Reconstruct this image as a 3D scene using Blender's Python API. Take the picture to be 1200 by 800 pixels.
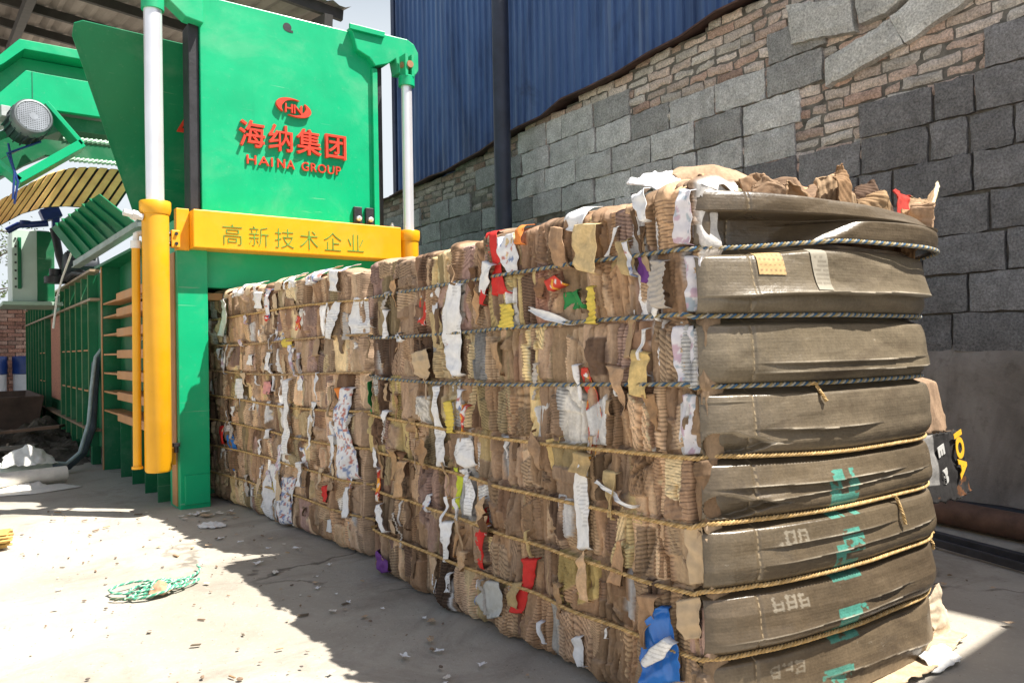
import bpy, bmesh, math, random
import numpy as np
from mathutils import Vector, Matrix

for o in list(bpy.data.objects):
    bpy.data.objects.remove(o)
scene = bpy.context.scene
COL = scene.collection
R = math.radians

# ------------------------------------------------------------------ camera
CAM_H = 0.86
yaw, pitch, roll = R(36.4), R(0.55), R(-1.0)
fwd = Vector((math.sin(yaw)*math.cos(pitch), math.cos(yaw)*math.cos(pitch), math.sin(pitch)))
rgt0 = Vector((math.cos(yaw), -math.sin(yaw), 0))
up0 = rgt0.cross(fwd)
rgt = rgt0*math.cos(roll) + up0*math.sin(roll)
upv = up0*math.cos(roll) - rgt0*math.sin(roll)
cd = bpy.data.cameras.new('camera')
cam = bpy.data.objects.new('camera', cd)
COL.objects.link(cam)
m3 = Matrix((rgt, upv, -fwd)).transposed()
cam.matrix_world = Matrix.Translation((0, 0, CAM_H)) @ m3.to_4x4()
cd.sensor_width = 36.0
cd.lens = 27.0
cd.clip_start = 0.02
cd.clip_end = 2000
scene.camera = cam

# ------------------------------------------------------------------ light
SUN = Vector((-1.0, 1.1, -2.7)).normalized()
elev = math.asin(-SUN.z)
azim = math.atan2(-SUN.x, -SUN.y)
world = bpy.data.worlds.new('World')
scene.world = world
world.use_nodes = True
wn = world.node_tree.nodes
wl = world.node_tree.links
sky = wn.new('ShaderNodeTexSky')
sky.sky_type = 'NISHITA'
sky.sun_disc = False
sky.sun_elevation = elev
sky.sun_rotation = azim
sky.dust_density = 3.0
sky.air_density = 1.0
sky.ozone_density = 1.0
bg = wn['Background']
bg.inputs['Strength'].default_value = 0.06
# pale summer haze low in the sky, thinning out upward
tcw = wn.new('ShaderNodeTexCoord'); sep = wn.new('ShaderNodeSeparateXYZ'); wl.new(tcw.outputs['Generated'], sep.inputs[0])
mrw = wn.new('ShaderNodeMapRange'); mrw.interpolation_type = 'SMOOTHSTEP'
for i_, v_ in ((1, .32), (2, .58), (3, 1.0), (4, 0.0)): mrw.inputs[i_].default_value = v_
wl.new(sep.outputs['Z'], mrw.inputs[0])
mxw = wn.new('ShaderNodeMix'); mxw.data_type = 'RGBA'
wl.new(mrw.outputs[0], mxw.inputs[0]); wl.new(sky.outputs[0], mxw.inputs[6]); mxw.inputs[7].default_value = (6.6, 7.1, 7.5, 1)
wl.new(mxw.outputs[2], bg.inputs['Color'])
sd = bpy.data.lights.new('sun', 'SUN')
sd.energy = 5.0
sd.angle = R(0.53)
sd.color = (1.0, 0.95, 0.86)
so = bpy.data.objects.new('sun', sd)
COL.objects.link(so)
so.rotation_euler = SUN.to_track_quat('-Z', 'Y').to_euler()
so.location = (4, -5, 12)
vs = scene.view_settings
vs.view_transform = 'Standard'
vs.look = 'None'
vs.exposure = 1.1
vs.gamma = 1.0
vs.use_curve_mapping = False
scene.cycles.max_bounces = 6
scene.cycles.diffuse_bounces = 4
scene.cycles.use_denoising = True

# ------------------------------------------------------------------ noise
def _h(ix, iy, seed):
    with np.errstate(over='ignore'):
        x = (ix.astype(np.int64)*374761393 + iy.astype(np.int64)*668265263 + seed*1442695041) & 0xffffffff
        x = ((x ^ (x >> 13))*1274126177) & 0xffffffff
        x = (x ^ (x >> 16)) & 0xffffffff
        x = ((x ^ (x >> 15))*2246822519) & 0xffffffff
        x = (x ^ (x >> 13)) & 0xffffffff
    return x/2147483648.0 - 1.0

def vn(x, y, seed=0):
    x = np.asarray(x, float); y = np.asarray(y, float)
    x, y = np.broadcast_arrays(x, y)
    ix = np.floor(x); iy = np.floor(y)
    fx = x-ix; fy = y-iy
    fx = fx*fx*(3-2*fx); fy = fy*fy*(3-2*fy)
    a = _h(ix, iy, seed); b = _h(ix+1, iy, seed); c = _h(ix, iy+1, seed); d = _h(ix+1, iy+1, seed)
    return (a*(1-fx)+b*fx)*(1-fy) + (c*(1-fx)+d*fx)*fy

def fbm(x, y, seed=0, oc=4, gain=0.5):
    r = 0; a = 1.0; t = 0
    for i in range(oc):
        r = r + a*vn(np.asarray(x)*2**i, np.asarray(y)*2**i, seed+i*17)
        t += a; a *= gain
    return r/t

def sst(e0, e1, x):
    t = np.clip((x-e0)/(e1-e0), 0, 1)
    return t*t*(3-2*t)

def folds(a, b, rng, n, amp, w):
    """sum of randomly placed straight creases: facets like folded board"""
    out = 0
    for i in range(n):
        th = rng.uniform(0, math.pi)
        ca, sa = math.cos(th), math.sin(th)
        c = rng.uniform(a.min(), a.max())*ca + rng.uniform(b.min(), b.max())*sa
        d = np.abs(a*ca + b*sa - c)
        out = out + rng.choice((-1, 1))*rng.uniform(.4, 1)*amp*np.minimum(d/w, 1.0)
    return out

# ------------------------------------------------------------------ mesh helper
class MB:
    def __init__(s):
        s.v = []; s.f = []; s.c = []; s.n = 0
    def add(s, verts, faces, col=None):
        b = s.n
        s.v.extend([tuple(p) for p in verts]); s.n += len(verts)
        s.f.extend([tuple(i+b for i in q) for q in faces])
        if col is not None:
            s.c.extend([tuple(col)]*len(verts))
        return s
    def box(s, x0, x1, y0, y1, z0, z1, col=None):
        v = [(x0,y0,z0),(x1,y0,z0),(x1,y1,z0),(x0,y1,z0),(x0,y0,z1),(x1,y0,z1),(x1,y1,z1),(x0,y1,z1)]
        f = [(0,3,2,1),(4,5,6,7),(0,1,5,4),(1,2,6,5),(2,3,7,6),(3,0,4,7)]
        return s.add(v, f, col)
    def obox(s, c, ax, ay, az, col=None):
        c = Vector(c); ax = Vector(ax); ay = Vector(ay); az = Vector(az)
        v = [c+sx*ax+sy*ay+sz*az for sz in (-1,1) for sx, sy in ((-1,-1),(1,-1),(1,1),(-1,1))]
        f = [(0,3,2,1),(4,5,6,7),(0,1,5,4),(1,2,6,5),(2,3,7,6),(3,0,4,7)]
        return s.add(v, f, col)
    def beam(s, p, q, w, h, upd=(0,0,1), col=None):
        p = Vector(p); q = Vector(q); d = (q-p); L = d.length; d.normalize()
        x = d.cross(Vector(upd)).normalized(); u = x.cross(d)
        return s.obox((p+q)/2, d*L/2, x*w/2, u*h/2, col)
    def tube(s, pts, r, n=10, cap=True, col=None):
        pts = [Vector(p) for p in pts]; m = len(pts)
        rs = r if isinstance(r, (list, tuple)) else [r]*m
        v = []; prev = None
        for i in range(m):
            t = (pts[min(i+1,m-1)]-pts[max(i-1,0)]).normalized()
            if prev is None:
                a = t.cross(Vector((0,0,1)))
                if a.length < .1: a = t.cross(Vector((1,0,0)))
            else:
                a = prev - t*prev.dot(t)
            a.normalize(); prev = a; b = t.cross(a)
            for k in range(n):
                th = 2*math.pi*k/n
                v.append(pts[i] + (a*math.cos(th)+b*math.sin(th))*rs[i])
        f = [(i*n+k, i*n+(k+1)%n, (i+1)*n+(k+1)%n, (i+1)*n+k) for i in range(m-1) for k in range(n)]
        if cap:
            f.append(tuple(range(n-1,-1,-1))); f.append(tuple((m-1)*n+k for k in range(n)))
        return s.add(v, f, col)
    def lathe(s, c, axis, prof, n=32, col=None):
        c = Vector(c); ax = Vector(axis).normalized()
        a = ax.cross(Vector((0,0,1)))
        if a.length < .1: a = ax.cross(Vector((1,0,0)))
        a.normalize(); b = ax.cross(a); v = []
        for (r, h) in prof:
            for k in range(n):
                th = 2*math.pi*k/n
                v.append(c + ax*h + (a*math.cos(th)+b*math.sin(th))*r)
        m = len(prof)
        f = [(i*n+k, i*n+(k+1)%n, (i+1)*n+(k+1)%n, (i+1)*n+k) for i in range(m-1) for k in range(n)]
        f.append(tuple(range(n-1,-1,-1))); f.append(tuple((m-1)*n+k for k in range(n)))
        return s.add(v, f, col)
    def prism(s, poly, y0, y1, col=None):
        """polygon in XZ pushed along Y"""
        n = len(poly)
        v = [(x,y0,z) for x,z in poly]+[(x,y1,z) for x,z in poly]
        f = [tuple(range(n)), tuple(range(2*n-1,n-1,-1))]
        f += [(i,i+n,(i+1)%n+n,(i+1)%n) for i in range(n)]
        return s.add(v, f, col)
    def slab(s, quad, th, col=None):
        """four corners and a thickness along the normal"""
        q = [Vector(p) for p in quad]
        nn = (q[1]-q[0]).cross(q[3]-q[0]).normalized()*th
        v = q+[p+nn for p in q]
        f = [(0,3,2,1),(4,5,6,7),(0,1,5,4),(1,2,6,5),(2,3,7,6),(3,0,4,7)]
        return s.add(v, f, col)

ORIG = {}
def link_mesh(name, me, mat, parent=None, origin=None, local=False):
    o = bpy.data.objects.new(name, me)
    COL.objects.link(o)
    if mat is not None: me.materials.append(mat)
    if parent is not None:
        o.parent = parent
    ORIG[o.name] = Vector((0,0,0))
    return o

def arr_mesh(name, V, F, mat, parent=None, cols=None, smooth=True, local=False, uv=None):
    """V (n,3) array, F (m,4) array -> one object.  World coordinates unless local."""
    V = np.asarray(V, float)
    org = np.zeros(3)
    if not local:
        if parent is not None:
            org = np.array(ORIG[parent.name])
        else:
            org = np.array([(V[:,0].min()+V[:,0].max())/2, (V[:,1].min()+V[:,1].max())/2, V[:,2].min()])
    me = bpy.data.meshes.new(name)
    F = np.asarray(F, np.int32)
    me.vertices.add(len(V)); me.vertices.foreach_set('co', (V-org).astype(np.float32).ravel())
    k = F.shape[1]
    me.loops.add(F.size); me.loops.foreach_set('vertex_index', F.ravel())
    me.polygons.add(len(F)); me.polygons.foreach_set('loop_start', np.arange(0, F.size, k, dtype=np.int32))
    me.polygons.foreach_set('use_smooth', np.full(len(F), smooth))
    me.update(calc_edges=True)
    if cols is not None:
        at = me.color_attributes.new('Col', 'FLOAT_COLOR', 'POINT')
        c4 = np.ones((len(V), 4), np.float32); c4[:, :3] = cols
        at.data.foreach_set('color', c4.ravel())
    o = link_mesh(name, me, mat, parent)
    if local:
        pass
    elif parent is None:
        o.location = org; ORIG[o.name] = Vector(org)
    else:
        ORIG[o.name] = Vector(org)
    return o

def build(name, mb, mat, parent=None, bevel=0.0, smooth=False, local=False, seg=2):
    V = np.array([tuple(p) for p in mb.v], float)
    org = np.zeros(3)
    if not local:
        if parent is not None: org = np.array(ORIG[parent.name])
        else: org = np.array([(V[:,0].min()+V[:,0].max())/2, (V[:,1].min()+V[:,1].max())/2, V[:,2].min()])
    me = bpy.data.meshes.new(name)
    me.from_pydata([tuple(p) for p in (V-org)], [], mb.f)
    me.update()
    bm = bmesh.new(); bm.from_mesh(me); bmesh.ops.recalc_face_normals(bm, faces=bm.faces); bm.to_mesh(me); bm.free()
    if mb.c:
        at = me.color_attributes.new('Col', 'FLOAT_COLOR', 'POINT')
        for i, c in enumerate(mb.c): at.data[i].color = (c[0], c[1], c[2], 1)
    if smooth:
        for p in me.polygons: p.use_smooth = True
        me.set_sharp_from_angle(angle=R(40))
    o = link_mesh(name, me, mat, parent)
    if not local:
        if parent is None: o.location = org
        ORIG[o.name] = Vector(org)
    if bevel > 0:
        b = o.modifiers.new('bevel', 'BEVEL'); b.width = bevel; b.segments = seg; b.limit_method = 'ANGLE'; b.angle_limit = R(35)
    return o

def tag(o, label=None, cat=None, group=None, kind=None):
    if label: o['label'] = label
    if cat: o['category'] = cat
    if group: o['group'] = group
    if kind: o['kind'] = kind
    return o

def thing(name, label, cat, loc, rotz=0, group=None):
    o = bpy.data.objects.new(name, None)
    COL.objects.link(o)
    o.location = loc; o.rotation_euler = (0,0,rotz)
    o.empty_display_size = .1
    ORIG[o.name] = Vector(loc)
    return tag(o, label, cat, group)

def grid_faces(nu, nv):
    i = np.arange(nu-1)[:,None]*nv + np.arange(nv-1)[None,:]
    return np.stack([i, i+nv, i+nv+1, i+1], -1).reshape(-1,4)

# ------------------------------------------------------------------ materials
class NT:
    def __init__(s, name):
        s.m = bpy.data.materials.new(name); s.m.use_nodes = True
        s.t = s.m.node_tree; s.b = s.t.nodes['Principled BSDF']
        s.tc = s.t.nodes.new('ShaderNodeTexCoord')
    def n(s, t, **k):
        x = s.t.nodes.new(t)
        for a, b in k.items(): setattr(x, a, b)
        return x
    def l(s, a, b): s.t.links.new(a, b)
    def noise(s, scale, detail=4, rough=.55, stretch=None, co='Object', dist=0):
        n = s.n('ShaderNodeTexNoise'); n.inputs['Scale'].default_value = scale
        n.inputs['Detail'].default_value = detail; n.inputs['Roughness'].default_value = rough
        n.inputs['Distortion'].default_value = dist
        if stretch:
            mp = s.n('ShaderNodeMapping'); mp.inputs['Scale'].default_value = stretch
            s.l(s.tc.outputs[co], mp.inputs[0]); s.l(mp.outputs[0], n.inputs['Vector'])
        else: s.l(s.tc.outputs[co], n.inputs['Vector'])
        return n.outputs['Fac']
    def ramp(s, fac, stops):
        r = s.n('ShaderNodeValToRGB'); e = r.color_ramp.elements
        while len(e) < len(stops): e.new(.5)
        for q, (p, c) in zip(e, stops):
            q.position = p; q.color = (*c, 1) if len(c) == 3 else c
        s.l(fac, r.inputs[0]); return r.outputs[0]
    def mr(s, fac, a, b, c, d):
        r = s.n('ShaderNodeMapRange'); r.inputs[1].default_value=a; r.inputs[2].default_value=b
        r.inputs[3].default_value=c; r.inputs[4].default_value=d; s.l(fac, r.inputs[0]); return r.outputs[0]
    def mix(s, a, b, fac, mode='MIX'):
        x = s.n('ShaderNodeMix', data_type='RGBA', blend_type=mode)
        for sk, val in ((x.inputs[6], a), (x.inputs[7], b), (x.inputs[0], fac)):
            if isinstance(val, (int, float)): sk.default_value = val
            elif isinstance(val, tuple): sk.default_value = (*val, 1)
            else: s.l(val, sk)
        return x.outputs[2]
    def math(s, op, a, b=None):
        x = s.n('ShaderNodeMath', operation=op)
        for i, v in enumerate((a, b)):
            if v is None: continue
            if isinstance(v, (int, float)): x.inputs[i].default_value = v
            else: s.l(v, x.inputs[i])
        return x.outputs[0]
    def bump(s, h, st, dist=.01, prev=None):
        b = s.n('ShaderNodeBump'); b.inputs['Strength'].default_value = st; b.inputs['Distance'].default_value = dist
        s.l(h, b.inputs['Height'])
        if prev is not None: s.l(prev, b.inputs['Normal'])
        s.l(b.outputs[0], s.b.inputs['Normal']); return b.outputs[0]
    def attr(s):
        a = s.n('ShaderNodeAttribute'); a.attribute_name = 'Col'; return a.outputs['Color']
    def set(s, **k):
        for a, v in k.items():
            sk = s.b.inputs[a.replace('_', ' ')]
            if isinstance(v, (int, float)): sk.default_value = v
            elif isinstance(v, tuple): sk.default_value = (*v, 1)
            else: s.l(v, sk)
        return s.m

def simple(name, col, rough=.6, metal=0.0, var=.25, scale=8, bump=.1, bscale=60, spec=.5):
    t = NT(name)
    f = t.noise(scale, 5, .6)
    c = t.mix(tuple(x*(1-var) for x in col), tuple(min(1, x*(1+var)) for x in col), t.mr(f, .3, .7, 0, 1))
    t.set(Base_Color=c, Roughness=rough, Metallic=metal, Specular_IOR_Level=spec)
    if bump: t.bump(t.noise(bscale, 4), bump, .005)
    return t.m

def mat_attr(name, rough=.85, var=.18, bump=.25, streak=None, fine=120, spec=.25, grime=.35):
    t = NT(name)
    a = t.attr()
    f1 = t.noise(fine, 3, .6)
    f2 = t.noise(7, 5, .65)
    k = t.math('MULTIPLY', t.mr(f1, .25, .75, 1-var, 1+var), t.mr(f2, .3, .7, 1-var, 1+var))
    if streak:
        k = t.math('MULTIPLY', k, t.mr(t.noise(30, 4, .6, streak), .3, .7, 1-var, 1+var))
    cc = t.n('ShaderNodeCombineXYZ')
    for i in range(3): t.l(k, cc.inputs[i])
    c = t.mix(a, cc.outputs[0], 1.0, 'MULTIPLY')
    if grime:
        g = t.noise(3.1, 6, .7, dist=.6)
        c = t.mix(c, t.mix(c, (.42,.33,.25), 1.0, 'MULTIPLY'), t.mr(g, .55, .75, 0, grime))
    t.set(Base_Color=c, Roughness=rough, Specular_IOR_Level=spec)
    if bump:
        b = t.bump(t.noise(fine*1.5, 3), bump, .002)
        t.bump(t.noise(25, 4, .6), bump*1.2, .006, b)
    return t.m

def paint(name, col, rough=.38, dust=.18, chips=0.0, dustcol=(.55,.55,.48)):
    t = NT(name)
    f = t.noise(2.2, 6, .65, dist=.4)
    c = t.mix(col, tuple(x*.86 for x in col), t.mr(t.noise(5, 5), .35, .7, 0, 1))
    c = t.mix(c, dustcol, t.mr(f, .52, .78, 0, dust))
    c = t.mix(c, dustcol, t.mr(t.noise(38, 5, .7), .6, .8, 0, dust*.9))
    c = t.mix(c, dustcol, t.mr(t.noise(55, 3, .6, (.05,1,1)), .70, .76, 0, .35))
    c = t.mix(c, tuple(x*.55 for x in col), t.mr(t.noise(9, 5, .7, (1,1,.12)), .60, .78, 0, .45))
    if chips:
        c = t.mix(c, (.17,.09,.05), t.mr(t.noise(24, 6, .75), .69, .72, 0, chips))
    t.set(Base_Color=c, Roughness=t.mr(f, .3, .7, rough-.08, rough+.15), Specular_IOR_Level=.45)
    b = t.bump(t.noise(3, 3), .06, .03)
    t.bump(t.noise(180, 2), .06, .002, b)
    return t.m

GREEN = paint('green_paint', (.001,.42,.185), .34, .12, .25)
GREEN_SHADED = paint('dusty_green_shaded', (.001,.145,.055), .45, .16, .4)  # machine green, a little dustier, darkened to paint in shade on body parts
YELLOW = paint('yellow_paint', (.82,.40,.008), .33, .10, .3, (.6,.5,.3))
PRIMER = paint('bare_primer_steel', (.50,.25,.10), .6, .3, .2)
BLACK = simple('black_rubber', (.02,.02,.025), .45, 0, .4, 12, .3, 40)
DARKST = simple('dark_steel', (.05,.055,.07), .5, .3, .4, 9, .2)
CHROME = simple('polished_rod', (.86,.87,.92), .30, .55, .05, 5, 0)
WHITEP = simple('white_fitting', (.75,.74,.70), .5, 0, .15, 20, .1)
STEEL = simple('galvanised_steel', (.45,.46,.46), .45, .6, .25, 10, .1)
RED = simple('red_lettering', (.62,.045,.02), .45, 0, .2, 14, .1)
BOARD = mat_attr('cardboard', streak=(1,1,.15))
PAPER = mat_attr('scrap_paper', .7, .10, .2, None, 60, .3, .12)
PLASTIC = mat_attr('plastic_bag', .3, .08, .3, None, 30, .5, .1)
ROPEM = mat_attr('rope_fibre', .9, .2, .3, None, 200, .15, .25)
# ================================================================== SETTING
rng = random.Random(5)
nrs = np.random.RandomState(3)

# ground: one sheet, fine near the camera, reaching the horizon
def axis(lo, hi, a, b, step, far):
    out = list(np.arange(a, b+1e-6, step))
    x = a; s = step
    left = []
    while x > lo:
        s *= 1.6; x -= s; left.append(max(x, lo))
    x = b; s = step; right = []
    while x < hi:
        s *= 1.6; x += s; right.append(min(x, hi))
    return np.array(left[::-1]+out+right)
gx = axis(-400, 400, -1.5, 5.0, .03, 0)
gy = axis(-100, 600, 0.4, 8.0, .03, 0)
GX, GY = np.meshgrid(gx, gy, indexing='ij')
near = ((GX > -1.6) & (GX < 5.1) & (GY > .3) & (GY < 8.1))
GZ = np.where(near, .007*fbm(GX*2, GY*2, 3, 4) + .0025*fbm(GX*11, GY*11, 9, 3) - .004, -.006)
t = NT('dusty_concrete')
big = t.noise(.9, 6, .6, dist=.5)
mid = t.noise(5, 6, .7)
fine = t.noise(70, 5, .7)
c = t.ramp(big, [(.3, (.31,.28,.235)), (.55, (.43,.395,.34)), (.75, (.36,.325,.275))])
c = t.mix(c, (.30,.265,.22), t.mr(mid, .55, .72, 0, .5))
c = t.mix(c, (.20,.17,.14), t.mr(t.noise(22, 6, .75), .62, .72, 0, .5))
c = t.mix(c, (.62,.58,.52), t.mr(fine, .55, .75, 0, .35))
v = t.n('ShaderNodeTexVoronoi'); v.inputs['Scale'].default_value = 34; t.l(t.tc.outputs['Object'], v.inputs['Vector'])
c = t.mix(c, (.14,.115,.09), t.mr(v.outputs['Distance'], .05, .11, .75, 0))
t.set(Base_Color=c, Roughness=.92, Specular_IOR_Level=.2)
vc = t.n('ShaderNodeTexVoronoi', feature='DISTANCE_TO_EDGE'); vc.inputs['Scale'].default_value = .55
nz = t.n('ShaderNodeTexNoise'); nz.inputs['Scale'].default_value = 3; nz.inputs['Detail'].default_value = 6
vm = t.n('ShaderNodeVectorMath', operation='MULTIPLY_ADD'); t.l(t.tc.outputs['Object'], nz.inputs['Vector']); t.l(nz.outputs['Color'], vm.inputs[0]); vm.inputs[1].default_value = (.45,.45,.45); t.l(t.tc.outputs['Object'], vm.inputs[2]); t.l(vm.outputs[0], vc.inputs['Vector'])
crk = t.math('MULTIPLY', t.mr(vc.outputs['Distance'], .002, .008, 1, 0), t.mr(t.noise(.8,3), .48, .56, 0, 1))
c = t.mix(c, (.10,.085,.07), t.math('MULTIPLY', crk, .75))
c = t.mix(c, (.17,.145,.12), t.mr(t.noise(1.7, 6, .7, dist=1.0), .52, .72, 0, .65))
t.set(Base_Color=c)
b = t.bump(t.math('MULTIPLY', crk, -1.0), .5, .008)
b = t.bump(mid, .25, .02, b)
b = t.bump(fine, .35, .006, b)
t.bump(t.noise(260, 3), .3, .003, b)
GROUND = t.m
g = arr_mesh('ground', np.stack([GX, GY, GZ], -1).reshape(-1,3), grid_faces(len(gx), len(gy)), GROUND)
tag(g, 'pale dusty concrete yard floor with chips and stains', 'ground', kind='structure')

# ---- yard wall of concrete blocks and brick
WX = 4.285
def wall_top(Y):
    return float(np.interp(Y, [-6, 1, 3.23, 5.24, 6.65, 8.37, 14], [4.3, 3.42, 3.13, 2.93, 2.77, 2.70, 2.5]))
def inpoly(p, poly):
    x, y = p; r = False; j = len(poly)-1
    for i in range(len(poly)):
        xi, yi = poly[i]; xj, yj = poly[j]
        if (yi > y) != (yj > y) and x < (xj-xi)*(y-yi)/(yj-yi)+xi: r = not r
        j = i
    return r
BRICKZ = [
 [(3.16,3.3),(2.68,3.0),(2.86,2.86),(3.02,2.84),(2.99,2.72),(3.0,2.62),(3.19,2.56),(3.37,2.52),(3.37,2.44),(3.81,2.66),(4.18,2.70),(4.3,2.86),(4.8,2.86),(4.8,3.3)],
 [(2.96,2.30),(2.52,2.28),(2.46,2.20),(2.46,2.0),(2.96,2.0)],
 [(2.73,2.50),(2.53,2.50),(2.53,2.24),(2.73,2.26)],
 [(2.50,2.40),(2.10,2.55),(1.73,2.66),(1.40,2.75),(.6,2.9),(.6,2.40),(1.82,2.42),(1.82,2.21),(2.03,2.21),(2.45,2.20)],
 [(2.9,3.1),(2.4,3.3),(1.2,3.5),(1.2,2.75),(2.0,2.6),(2.5,2.5),(2.7,2.55)],
]
TILT = [  # four corners (Y, z), light blocks slipped out of course
 [(2.56,2.40),(2.10,2.50),(2.165,2.665),(2.565,2.565)],
 [(2.085,2.500),(1.70,2.645),(1.79,2.85),(2.17,2.675)],
 [(2.78,2.73),(2.37,2.665),(2.40,2.87),(2.82,2.98)],
 [(2.34,2.70),(2.19,2.70),(1.83,2.87),(2.38,2.96)],
]
def block_mesh(mb, quad, x, dep, col, jit=.008, n=8, rnd=.012, seed=0):
    """front face toward -X with rounded, chipped border; quad corners (Y,z): bl, br, tr, tl"""
    q = np.array(quad, float)
    n2 = max(4, n//2+1)
    a = np.linspace(0,1,n)[:,None]; b = np.linspace(0,1,n2)[None,:]
    P = (q[0][None,None]*((1-a)*(1-b))[...,None] + q[1][None,None]*(a*(1-b))[...,None]
         + q[2][None,None]*(a*b)[...,None] + q[3][None,None]*((1-a)*b)[...,None])
    ed = (np.minimum(np.minimum(a,1-a)*n, np.minimum(b,1-b)*n2) < .5)
    ny = vn(P[...,0]*31, P[...,1]*31, seed)*jit; nz = vn(P[...,0]*29+9, P[...,1]*29, seed+1)*jit
    w = ed*1.0
    Y = P[...,0]+ny*w; Z = P[...,1]+nz*w
    X = x + .002*vn(P[...,0]*14, P[...,1]*14, seed+2) + np.where(ed, rnd*(.5+.5*np.abs(vn(P[...,0]*20, P[...,1]*20, seed+3))), 0)
    V = np.stack([X,Y,Z],-1).reshape(-1,3)
    F = [tuple(r) for r in grid_faces(n, n2)]
    per = [i*n2 for i in range(n)] + [(n-1)*n2+j for j in range(1,n2)] + [i*n2+n2-1 for i in range(n-2,-1,-1)] + [j for j in range(n2-2,0,-1)]
    N = len(V)
    back = V[per].copy(); back[:,0] = x+dep
    F += [(per[i], N+i, N+(i+1)%len(per), per[(i+1)%len(per)]) for i in range(len(per))]
    mb.add(list(map(tuple, V))+list(map(tuple, back)), F, col)
wb = MB()
ZC = [0.80+.2065*k for k in range(13)]
cnt = 0
for k in range(12):
    z0, z1 = ZC[k]+.005, ZC[k+1]-.005
    Y = -5.0 + (.21 if k % 2 else 0) + rng.uniform(-.03,.03)
    while Y < 13:
        L = .405*rng.uniform(.93,1.05)
        if rng.random() < .10: L *= .5
        Yc, zc = Y+L/2, (z0+z1)/2
        skip = any(inpoly((Yc,zc),p) for p in BRICKZ) or zc > wall_top(Yc)-.07
        if Yc > 5.6 and zc > wall_top(Yc)-.24: skip = True
        if Yc > 5 and rng.random() < .07: skip = True
        if not skip:
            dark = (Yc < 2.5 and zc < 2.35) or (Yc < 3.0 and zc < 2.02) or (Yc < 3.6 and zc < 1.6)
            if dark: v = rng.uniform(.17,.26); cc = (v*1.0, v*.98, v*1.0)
            else:
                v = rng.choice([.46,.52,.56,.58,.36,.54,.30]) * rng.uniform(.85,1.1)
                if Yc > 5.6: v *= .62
                cc = (v, v, v*.99)
            tw = rng.uniform(-.006,.006)
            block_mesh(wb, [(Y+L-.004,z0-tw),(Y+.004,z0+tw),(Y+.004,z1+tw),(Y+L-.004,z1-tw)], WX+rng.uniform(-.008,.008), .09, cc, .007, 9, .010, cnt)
        cnt += 1
        Y += L+.009
# bricks where the blocks were left out
for r in range(-3, 60):
    z0 = .80 + r*.0665; z1 = z0+.056
    Y = -3 + (.11 if r % 2 else 0) + rng.uniform(-.03,.03)
    while Y < 12:
        L = rng.choice([.20,.21,.22,.10,.16])*rng.uniform(.93,1.05)
        Yc, zc = Y+L/2, (z0+z1)/2
        if z1 < wall_top(Yc)+.02 and z0 > .8:
            if any(inpoly((q_,r_),p) for p in BRICKZ for q_ in (Yc-.20,Yc,Yc+.20) for r_ in (zc-.06,zc,zc+.06)) or (Yc > 4.6 and zc > wall_top(Yc)-.33) or (Yc > 5 and rng.random() < .5):
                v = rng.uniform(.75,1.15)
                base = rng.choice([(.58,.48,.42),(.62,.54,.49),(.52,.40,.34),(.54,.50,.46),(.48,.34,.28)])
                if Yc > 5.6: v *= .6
                tw = rng.uniform(-.008,.008)
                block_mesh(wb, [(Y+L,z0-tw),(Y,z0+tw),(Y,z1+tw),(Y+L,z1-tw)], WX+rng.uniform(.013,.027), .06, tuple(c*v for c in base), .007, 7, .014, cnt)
                cnt += 1
        Y += L+.012
for i, q in enumerate(TILT):
    v = (.56,.6,.50,.46)[i]
    block_mesh(wb, q, WX-.035-.004*i, .12, (v,v*.99,v*.95), .008, 11, .012, 900+i)
t = NT('block_and_brick')
a = t.attr()
k = t.math('MULTIPLY', t.mr(t.noise(9, 6, .7), .3, .7, .72, 1.22), t.mr(t.noise(85, 5, .75), .32, .68, .5, 1.5))
cc = t.n('ShaderNodeCombineXYZ')
for i in range(3): t.l(k, cc.inputs[i])
c = t.mix(a, cc.outputs[0], 1.0, 'MULTIPLY')
c = t.mix(c, (.5,.49,.46), t.mr(t.noise(4.5, 6, .75, dist=.8), .6, .75, 0, .35))
c = t.mix(c, (.06,.055,.05), t.mr(t.noise(2.4, 6, .7, (1,1,.35), dist=.5), .58, .74, 0, .45))
t.set(Base_Color=c, Roughness=.93, Specular_IOR_Level=.15)
b = t.bump(t.noise(150, 4, .7), .8, .006)
t.bump(t.noise(30, 5, .7), .5, .012, b)
wall = thing('yard_wall', 'tall yard wall of grey concrete blocks patched with pinkish brick', 'wall', (WX+.1, 4, 0))
build('block_facing', wb, t.m, wall)
# mortar core with a stepped top
mb = MB()
ys = np.arange(-5, 13.01, .25)
for y0, y1 in zip(ys[:-1], ys[1:]):
    mb.box(WX+.032, WX+.19, y0, y1, 0, wall_top((y0+y1)/2)-.03)
MORTAR = simple('old_mortar', (.15,.14,.125), .95, 0, .5, 14, .8, 60, .1)
build('mortar_core', mb, MORTAR, wall)
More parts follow.
